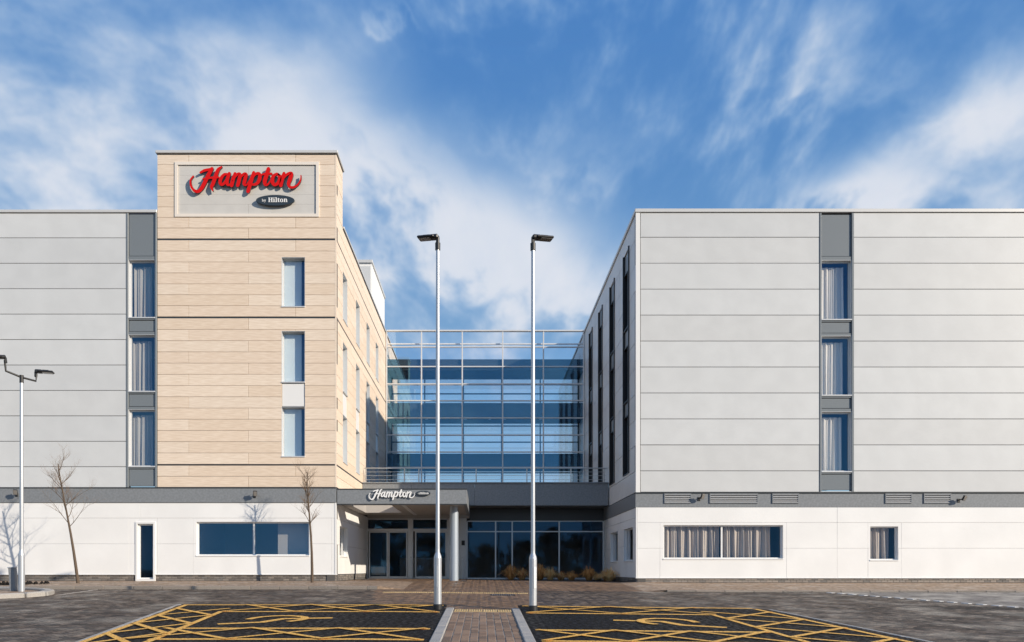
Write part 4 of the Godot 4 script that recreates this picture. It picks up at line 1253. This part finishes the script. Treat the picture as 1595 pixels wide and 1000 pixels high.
func letter_mesh(strokes: Array, sc: float, depth: float, face: Material, side: Material) -> Mesh:
	var f := st_new()
	var s := st_new()
	var lift := 0.0
	for stroke in strokes:
		var p := smooth_stroke(stroke)
		var left := []
		var right := []
		for i in p.size():
			var a: Vector3 = p[maxi(i - 1, 0)]
			var b: Vector3 = p[mini(i + 1, p.size() - 1)]
			var dir := Vector2(b.x - a.x, -(b.y - a.y)).normalized()
			var nn: Vector2 = dir.orthogonal() * p[i].z * 0.5
			var c := Vector2(p[i].x, -p[i].y)
			left.append((c + nn) * sc)
			right.append((c - nn) * sc)
		# rounded ends
		var ring := left.duplicate()
		var e := p.size() - 1
		for side_end in 2:
			var i: int = e if side_end == 0 else 0
			var c := Vector2(p[i].x, -p[i].y) * sc
			var from: Vector2 = (left[i] if side_end == 0 else right[i]) - c
			for k in range(1, 6): ring.append(c + from.rotated((1.0 if false else -1.0) * PI * k / 6.0 * (1.0 if (left[i] - c).cross(Vector2(p[mini(i + 1, e)].x - p[maxi(i - 1, 0)].x, -(p[mini(i + 1, e)].y - p[maxi(i - 1, 0)].y))) < 0.0 else -1.0)))
			if side_end == 0:
				var rr := right.duplicate()
				rr.reverse()
				ring.append_array(rr)
		var z := depth + lift
		for i in e:
			q(f, Vector3(right[i].x, right[i].y, z), Vector3(right[i + 1].x, right[i + 1].y, z), Vector3(left[i + 1].x, left[i + 1].y, z), Vector3(left[i].x, left[i].y, z))
		for side_end in 2:
			var i: int = e if side_end == 0 else 0
			var c := Vector2(p[i].x, -p[i].y) * sc
			var r: float = p[i].z * 0.5 * sc
			for k in 10:
				var t0 := TAU * k / 10; var t1 := TAU * (k + 1) / 10
				tri(f, Vector3(c.x, c.y, z + 0.0008), Vector3(c.x + r * cos(t0), c.y + r * sin(t0), z + 0.0008), Vector3(c.x + r * cos(t1), c.y + r * sin(t1), z + 0.0008))
		for i in ring.size():
			var a: Vector2 = ring[i]
			var b: Vector2 = ring[(i + 1) % ring.size()]
			q(s, Vector3(b.x, b.y, 0), Vector3(a.x, a.y, 0), Vector3(a.x, a.y, z), Vector3(b.x, b.y, z))
		lift += 0.0017
	f.set_material(face)
	s.set_material(side)
	var m := f.commit()
	s.commit(m)
	return m

func ellipse_plate(rx: float, ry: float, depth: float, b: float) -> Mesh:
	var st := st_new()
	var n := 48
	for k in n:
		var t0 := TAU * k / n; var t1 := TAU * (k + 1) / n
		var o0 := Vector3(rx * cos(t0), ry * sin(t0), 0); var o1 := Vector3(rx * cos(t1), ry * sin(t1), 0)
		var i0 := Vector3((rx - b) * cos(t0), (ry - b) * sin(t0), depth); var i1 := Vector3((rx - b) * cos(t1), (ry - b) * sin(t1), depth)
		var m0 := o0 + Vector3(0, 0, depth - b); var m1 := o1 + Vector3(0, 0, depth - b)
		tri(st, Vector3(0, 0, depth), i0, i1)
		q(st, m0, m1, i1, i0)
		q(st, o0, o1, m1, m0)
	return st.commit()

func text_mesh(t: String, size: float, depth: float, bold := false) -> TextMesh:
	var tm := TextMesh.new()
	var f := SystemFont.new()
	f.font_names = PackedStringArray(["Droid Serif"])
	if bold: f.font_weight = 700
	tm.font = f
	tm.text = t
	tm.font_size = 64
	tm.pixel_size = size / 64.0
	tm.depth = depth
	return tm

func script_sign(called: String, label: String, base: Vector3, sc: float, off: float, depth: float, face: Material, side: Material, oval_at: Vector2, orx: float, ory: float, text: bool) -> void:
	var w := thing(called, label, "sign", base)
	for l in SCRIPT:
		put(w, "letter", letter_mesh(l[1], sc, depth, face, side), null, Transform3D(Basis(), base + Vector3(0, 0, off)))
	var st := st_new()
	for e in [[390, 210], [470, 210], [585, 240], [690, 240], [755, 240], [812, 240], [950, 220], [1030, 225], [1104, 240], [1180, 240]]:
		abox(st, e[0] * sc - 0.008, e[0] * sc + 0.008, -e[1] * sc - 0.008, -e[1] * sc + 0.008, 0.0, off + 0.004)
	put(w, "standoff_pins", st.commit(), M.black, Transform3D(Basis(), base))
	var o := put(w, "oval_plate", ellipse_plate(orx, ory, depth, 0.012), M.oval, Transform3D(Basis(), base + Vector3(oval_at.x, oval_at.y, off)))
	st = st_new()
	abox(st, -orx * 0.5, orx * 0.5, -0.015, 0.015, -off, 0.004)
	put(o, "bracket", st.commit(), M.black, Transform3D(Basis(), base + Vector3(oval_at.x, oval_at.y, off)))
	put(o, "lettering", text_mesh("Hilton", ory * 1.12, 0.012, true), M.sign_white, Transform3D(Basis(), base + Vector3(oval_at.x + orx * 0.14, oval_at.y + ory * 0.02, off + depth + 0.006)))
	put(o, "lettering", text_mesh("by", ory * 0.62, 0.012), M.sign_white, Transform3D(Basis(), base + Vector3(oval_at.x - orx * 0.58, oval_at.y - ory * 0.06, off + depth + 0.006)))

func build_signs() -> void:
	var sc := 1.0 / (6.135 * 42.0)
	script_sign("wall_sign", "large red script lettering with dark oval plate on the stone tower", Vector3(fx(260.0), fy(245.0), -D - 0.014), sc, 0.07, 0.06, M.red, M.black, Vector2(1042 * sc, -424 * sc), 184 * sc, 52 * sc, true)
	var s2 := sc * 72.0 / 174.0
	script_sign("canopy_sign", "small white script lettering on the grey canopy above the doors", Vector3(fx(575.0) - 228 * s2, fy(762.0) + 100 * s2, -D + 0.031), s2, 0.045, 0.03, M.sign_white, M.black, Vector2(1480 * s2, -200 * s2), 0.27, 0.095, true)

# ------------------------------------------------------------------ lamps
func lamp_head(parent: Node3D, at: Vector3, dir: float, yaw: float, tilt: float) -> void:
	var h := group_node(parent, "lamp_head")
	h.global_transform = Transform3D(Basis(Vector3.UP, yaw), at)
	var b := Basis(Vector3.UP, yaw) * Basis(Vector3(0, 0, 1), tilt * dir)
	var T := Transform3D(b, at)
	put(h, "bracket", bevelled(Vector3(0.07, 0.16, 0.07), 0.01), M.lamp_black, T * Transform3D(Basis(), Vector3(0, -0.04, 0)))
	put(h, "housing", bevelled(Vector3(0.20, 0.10, 0.17), 0.025), M.lamp_black, T * Transform3D(Basis(), Vector3(dir * 0.08, 0.05, 0)))
	put(h, "hood", bevelled(Vector3(0.40, 0.055, 0.24), 0.018), M.lamp_black, T * Transform3D(Basis(), Vector3(dir * 0.27, 0.05, 0)))
	put(h, "lens", bevelled(Vector3(0.26, 0.012, 0.19), 0.004), M.lens, T * Transform3D(Basis(), Vector3(dir * 0.31, 0.018, 0)))
	for k in 4: put(h, "cooling_fin", bevelled(Vector3(0.16, 0.025, 0.012), 0.0), M.lamp_black, T * Transform3D(Basis(), Vector3(dir * 0.26, 0.085, -0.06 + k * 0.04)))

func build_lamps() -> void:
	for e in [[-1.03, 17.62, 7.84, -1.0, "street lamp post left of the entrance path, head pointing left"], [1.14, 17.5, 7.78, 1.0, "street lamp post right of the entrance path, head pointing right"]]:
		var base := gp(e[0], e[1])
		var w := thing("street_lamp", e[4], "street lamp", base, "lamp posts flanking the path")
		var top: float = e[2] - base.y
		var st := st_new()
		lathe(st, [[0.088, -0.1], [0.088, 1.17], [0.08, 1.22], [0.05, 1.3]], 28)
		put(w, "base_section", st.commit(), M.galv, Transform3D(Basis(), base))
		st = st_new()
		lathe(st, [[0.05, 1.3], [0.048, 1.36], [0.04, top], [0.0, top]], 28)
		put(w, "shaft", st.commit(), M.galv, Transform3D(Basis(), base))
		st = st_new()
		lathe(st, [[0.105, -0.05], [0.105, 0.1], [0.089, 0.12]], 28)
		put(w, "collar", st.commit(), M.lamp_black, Transform3D(Basis(), base))
		put(w, "access_door", bevelled(Vector3(0.075, 0.5, 0.02), 0.004), M.galv, Transform3D(Basis(Vector3.UP, 0.5 * e[3]), base) * Transform3D(Basis(), Vector3(0, 0.75, 0.081)))
		st = st_new()
		lathe(st, [[0.058, top - 0.12], [0.06, top + 0.04], [0.04, top + 0.05]], 20)
		put(w, "cap_sleeve", st.commit(), M.lamp_black, Transform3D(Basis(), base))
		lamp_head(w, base + Vector3(0, top + 0.13, 0), e[3], 0.25 * e[3], 0.03)
	# twin-headed post on the island
	var b2 := gp(-13.35, 22.3, 0.06)
	var w2 := thing("street_lamp", "twin-headed street lamp on the kerbed island by the left wing", "street lamp", b2)
	var t2 := 5.98 - b2.y
	var s2 := st_new()
	lathe(s2, [[0.085, -0.1], [0.085, 1.05], [0.055, 1.2]], 24)
	put(w2, "base_section", s2.commit(), M.galv, Transform3D(Basis(), b2))
	s2 = st_new()
	lathe(s2, [[0.055, 1.2], [0.045, t2 - 0.1], [0.0, t2 - 0.1]], 24)
	put(w2, "shaft", s2.commit(), M.galv, Transform3D(Basis(), b2))
	s2 = st_new()
	lathe(s2, [[0.055, t2 - 0.16], [0.055, t2 + 0.06], [0.0, t2 + 0.07]], 20)
	put(w2, "cap_sleeve", s2.commit(), M.lamp_black, Transform3D(Basis(), b2))
	var c := b2 + Vector3(0, t2, 0)
	s2 = st_new()
	tube(s2, [c, c + Vector3(-0.3, 0.12, 0.25), c + Vector3(-0.32, 0.42, 0.27)], [0.03, 0.03, 0.03], 10)
	put(w2, "arm", s2.commit(), M.lamp_black)
	s2 = st_new()
	tube(s2, [c, c + Vector3(0.3, -0.06, -0.2), c + Vector3(0.31, 0.14, -0.21)], [0.03, 0.03, 0.03], 10)
	put(w2, "arm", s2.commit(), M.lamp_black)
	lamp_head(w2, c + Vector3(-0.3, 0.46, 0.27), -1.0, 0.5, -0.12)
	lamp_head(w2, c + Vector3(0.29, 0.18, -0.21), 1.0, 0.3, 0.0)

# ------------------------------------------------------------------ small things
func build_small_things() -> void:
	for e in [[397.0, 772.0, "small wall floodlight on the grey band of the left wing", 0.031], [1088.5, 776.5, "small floodlight between the first two louvres of the grey band", 0.001], [1493.0, 779.0, "small floodlight right of the last louvres on the grey band", 0.001], [27.0, 770.0, "small dark floodlight on the grey band behind the twin lamp", 0.031]]:
		var at := Vector3(fx(e[0]), fy(e[1]), -D + e[3])
		var w := thing("wall_floodlight", e[2], "floodlight", at, "floodlights along the grey bands")
		put(w, "back_plate", bevelled(Vector3(0.1, 0.14, 0.02), 0.004), M.lamp_black, Transform3D(Basis(), at + Vector3(0, -0.02, 0.01)))
		var st := st_new()
		tube(st, [at + Vector3(0, 0, 0.02), at + Vector3(0.02, 0.02, 0.14), at + Vector3(0.05, 0.05, 0.18)], [0.018, 0.018, 0.018], 8)
		put(w, "arm", st.commit(), M.lamp_black)
		put(w, "head", bevelled(Vector3(0.14, 0.2, 0.07), 0.012), M.lamp_black, Transform3D(Basis(Vector3(0, 1, 0), 0.35) * Basis(Vector3(1, 0, 0), 0.5), at + Vector3(0.08, 0.06, 0.22)))
		put(w, "lens", bevelled(Vector3(0.12, 0.17, 0.01), 0.002), M.lens, Transform3D(Basis(Vector3(0, 1, 0), 0.35) * Basis(Vector3(1, 0, 0), 0.5), at + Vector3(0.08, 0.06, 0.22)) * Transform3D(Basis(), Vector3(0, 0, 0.037)))
	# door buttons
	for e in [[-3.32, 35.7, "thin grey push-button post between the two door sets"], [-0.95, 35.7, "thin grey push-button post beside the card reader pier"]]:
		var base := Vector3(e[0], g(e[0], e[1]), -e[1])
		var w := thing("push_button_post", e[2], "post", base, "door button posts")
		put(w, "post", bevelled(Vector3(0.09, 1.04, 0.07), 0.01), M.rail, Transform3D(Basis(), base + Vector3(0, 0.5, 0)))
		put(w, "button", bevelled(Vector3(0.06, 0.06, 0.015), 0.004), M.alu, Transform3D(Basis(), base + Vector3(0, 0.92, 0.04)))
	# blue plates in the paving
	for e in [[-4.65, 31.5, 0.5, "slim dark blue floor plate lying before the double doors"], [-0.72, 28.9, -0.1, "dark blue floor plate lying in front of the column"]]:
		var base := gp(e[0], e[1], 0.004)
		var w := thing("floor_plate", e[3], "floor plate", base, "blue floor plates")
		put(w, "plate", bevelled(Vector3(0.2, 0.012, 0.75), 0.004), M.blue, Transform3D(Basis(Vector3.UP, -e[2]), base + Vector3(0, 0.006, 0)))
		put(w, "rim", frame_mesh(-0.1, 0.1, -0.375, 0.375, -0.001, 0.016, 0.015), M.dark, Transform3D(Basis(Vector3.UP, -e[2]) * Basis(Vector3(1, 0, 0), -PI / 2), base))
	var dg := gp(0.57, 22.05, 0.003)
	var gw := thing("drain_grate", "dark iron drain grate in the brown paving beyond the path", "drain", dg)
	var tilt := Transform3D(Basis(Vector3(1, 0, 0), 0.044), dg)
	put(gw, "frame", frame_mesh(-0.35, 0.35, -0.22, 0.22, -0.03, 0.006, 0.03), M.lamp_black, tilt * Transform3D(Basis(Vector3(1, 0, 0), -PI / 2), Vector3.ZERO))
	put(gw, "sump", bevelled(Vector3(0.64, 0.01, 0.38), 0.0), M.lamp_black, tilt * Transform3D(Basis(), Vector3(0, -0.004, 0)))
	for k in 10: put(gw, "bar", bevelled(Vector3(0.02, 0.02, 0.38), 0.003), M.rail, tilt * Transform3D(Basis(), Vector3(-0.29 + k * 0.0645, 0.0, 0)))
	# leaning cabinet beside the twin lamp
	var cb := gp(-13.72, 22.55, 0.06)
	var cw := thing("service_cabinet", "tilted pale grey service cabinet next to the twin-headed lamp", "cabinet", cb)
	var lean := Transform3D(Basis(Vector3(0, 0, 1), 0.07), cb)
	put(cw, "body", bevelled(Vector3(0.17, 0.68, 0.16), 0.012), M.band, lean * Transform3D(Basis(), Vector3(0, 0.33, 0)))
	put(cw, "lid", bevelled(Vector3(0.2, 0.03, 0.19), 0.008), M.galv, lean * Transform3D(Basis(), Vector3(0, 0.685, 0)))

# ------------------------------------------------------------------ plants
func branch(st: SurfaceTool, tw: SurfaceTool, p: Vector3, dir: Vector3, l: float, r: float, depth: int) -> void:
	var pts := [p]
	var rads := [r]
	var n := 4
	var d := dir
	for i in n:
		d = (d + Vector3(rng.randf_range(-0.16, 0.16), rng.randf_range(-0.05, 0.14), rng.randf_range(-0.16, 0.16))).normalized()
		pts.append(pts[-1] + d * l / n)
		rads.append(r * (1.0 - 0.6 * (i + 1) / n))
	tube(st if depth > 1 else tw, pts, rads, 6 if depth > 1 else 4)
	if depth <= 0: return
	var kids := 4 if depth > 1 else 4
	for k in kids:
		var i := 1 + rng.randi() % (n)
		var out := Vector3(rng.randf_range(-1, 1), rng.randf_range(-0.1, 0.5), rng.randf_range(-1, 1)).normalized()
		branch(st, tw, pts[i], (d * 0.9 + out * 0.75).normalized(), l * rng.randf_range(0.5, 0.75), rads[i] * 0.62, depth - 1)

func bare_tree(label: String, base: Vector3, lean: Vector3, hgt: float, trunk_top: float, sd: int, spread: float, nb: int) -> void:
	rng.seed = sd
	var w := thing("bare_tree", label, "tree", base, "young bare trees on the pavement")
	var st := st_new()
	var pts := []
	var rads := []
	for i in 8:
		var t := i / 7.0
		pts.append(base + Vector3(lean.x * t + 0.03 * sin(t * 5.0), -0.05 + hgt * t, lean.z * t))
		rads.append(lerpf(0.055, 0.012, t))
	tube(st, pts, rads, 10)
	put(w, "trunk", st.commit(), M.bark)
	st = st_new()
	var tw := st_new()
	for k in nb:
		var t := lerpf(trunk_top, 0.97, float(k) / nb)
		var a := k * 2.4 + rng.randf() * 0.8
		var p: Vector3 = pts[0].lerp(pts[-1], t) + Vector3(0.03 * sin(t * 5.0), 0, 0)
		branch(st, tw, p, Vector3(cos(a) * spread, rng.randf_range(0.45, 0.9), sin(a) * spread).normalized(), lerpf(0.62, 0.42, float(k) / nb) * (0.7 + spread), 0.013, 3)
	var cr := group_node(w, "crown")
	cr.global_transform = Transform3D(Basis(), base + Vector3(0, hgt * 0.7, 0))
	put(cr, "branches", st.commit(), M.bark)
	put(cr, "twigs", tw.commit(), M.twig)

func grass_clump(label: String, x: float, d: float, h: float, spread: float, m: int) -> void:
	var base := gp(x, d, 0.05)
	var w := thing("grass_clump", label, "grass clump", base, "dry grasses along the lobby glazing")
	for part in 2:
		var st := st_new()
		for i in (170 if part == 0 else 80):
			var a := rng.randf() * TAU
			var out := Vector3(cos(a), 0, sin(a))
			var lean := pow(rng.randf(), 0.8)                      # 0 upright, 1 flopped over
			var hh := h * rng.randf_range(0.75, 1.1) * (1.0 - 0.55 * lean)
			var sp := spread * (0.15 + 1.25 * lean) * rng.randf_range(0.8, 1.15)
			var side := out.cross(Vector3.UP) * rng.randf_range(0.006, 0.012)
			var p0 := base + out * rng.randf() * 0.12 - Vector3(0, 0.05, 0)
			var p1 := p0 + Vector3(0, hh * 0.62, 0) + out * sp * 0.3
			var p2 := p0 + Vector3(0, hh * 0.95, 0) + out * sp * 0.68
			var p3 := p0 + Vector3(0, hh * (1.05 - 0.65 * lean), 0) + out * sp * 1.05
			q(st, p0 - side, p0 + side, p1 + side, p1 - side)
			q(st, p1 - side, p1 + side, p2 + side * 0.8, p2 - side * 0.8)
			tri(st, p2 - side * 0.8, p2 + side * 0.8, p3)
		put(w, "blades", st.commit(), M.grass[(m + part) % 3])

func leafy_tree(label: String, x: float, d: float, h: float, wd: float, sd: int) -> void:
	rng.seed = sd
	var base := gp(x, d)
	var w := thing("leafy_tree", label, "tree", base, "trees facing the hotel, seen mirrored in its glass")
	var st := st_new()
	tube(st, [base - Vector3(0, 0.2, 0), base + Vector3(0.1, h * 0.35, 0), base + Vector3(0, h * 0.8, 0.1)], [0.2, 0.15, 0.03], 8)
	put(w, "trunk", st.commit(), M.bark)
	st = st_new()
	for c in 34:
		var a := rng.randf() * TAU
		var t := rng.randf()
		var rr := wd * sqrt(rng.randf()) * (1.05 - 0.7 * t)
		var cc := base + Vector3(cos(a) * rr, h * (0.18 + 0.74 * t), sin(a) * rr)
		var cs := wd * rng.randf_range(0.22, 0.42)
		for i in 110:
			var v := Vector3(rng.randfn(), rng.randfn() * 0.8, rng.randfn()) * cs * 0.55
			var ax := Vector3(rng.randfn(), rng.randfn(), rng.randfn()).normalized()
			var bx := ax.cross(Vector3(rng.randfn(), rng.randfn(), rng.randfn())).normalized()
			var s := rng.randf_range(0.10, 0.2)
			tri(st, cc + v + ax * s, cc + v - ax * s * 0.6 + bx * s * 0.7, cc + v - ax * s * 0.6 - bx * s * 0.7)
	put(w, "crown", st.commit(), M.leaf)

func build_plants() -> void:
	bare_tree("young bare tree with leaning trunk near the twin-headed lamp", Vector3(fx(130) * 0.943, -0.09, -26.6), Vector3(-0.62, 0, 0.1), 4.2, 0.48, 101, 0.62, 14)
	bare_tree("young bare tree with upright trunk before the wide ground-floor window", Vector3(fx(487.5) * 0.953, -0.05, -27.1), Vector3(-0.16, 0, 0.0), 3.95, 0.52, 202, 0.34, 15)
	rng.seed = 77
	var spots := [[1.25, 34.5, 0.62, 0.36, 0, "bushy dry grass clump at the left end of the lobby bed"], [1.75, 34.35, 0.5, 0.3, 1, "second dry grass clump from the left in the lobby bed"], [2.55, 34.45, 0.68, 0.4, 0, "tallest golden grass clump, just right of the right lamp post"], [3.0, 34.3, 0.55, 0.34, 2, "golden grass clump leaning beside the tallest one"], [3.5, 34.45, 0.38, 0.22, 1, "low brown grass clump near the middle mullion"], [3.95, 34.3, 0.4, 0.25, 0, "low golden grass clump right of the middle mullion"], [4.75, 34.4, 0.6, 0.33, 0, "upright golden grass clump before the last wide pane"], [5.1, 34.2, 0.3, 0.3, 2, "small pale grass clump lying low before the last pane"], [5.35, 33.2, 0.5, 0.34, 1, "brown grass clump in the corner by the shaded wall"], [5.3, 32.2, 0.55, 0.36, 2, "pale grass clump nearest the corner of the right wing"]]
	for s in spots: grass_clump(s[5], s[0], s[1], s[2] * 1.12, s[3] * 1.25, s[4])
	var bed := setting("planting_strip")
	put(bed, "soil", ground_poly(PackedVector2Array([Vector2(1.02, 36.1), Vector2(1.02, 34.15), Vector2(4.7, 33.9), Vector2(4.8, 31.7), Vector2(5.62, 31.6), Vector2(5.62, 36.1)]), 0.03), M.soil)
	for e in [[-17.0, -30.0, 7.8, 3.3, 300, "tall broad tree added to darken the door glass, farthest left of the mirrored row"], [-12.0, -31.0, 8.0, 3.2, 301, "tall broad tree added to darken the door glass, second from left of the mirrored row"], [-7.0, -30.5, 7.2, 3.0, 310, "tall broad tree added to darken the door glass, third from left of the mirrored row"], [-2.8, -30.0, 4.4, 2.8, 302, "shortest leafy tree of the mirrored row"], [0.9, -31.0, 4.9, 2.7, 303, "leafy tree in the middle of the mirrored row"], [5.2, -30.0, 5.6, 2.8, 304, "rounded leafy tree right of the middle of the mirrored row"], [9.0, -30.0, 7.6, 2.5, 305, "tallest leafy tree of the mirrored row"], [12.6, -31.0, 6.8, 3.0, 306, "broad leafy tree second from right of the mirrored row"], [16.8, -30.0, 6.2, 3.0, 307, "broad leafy tree at the right end of the mirrored row"]]:  # the three tall left trees are added so the door glass mirrors dark
		leafy_tree(e[5], e[0], e[1], e[2], e[3], e[4])
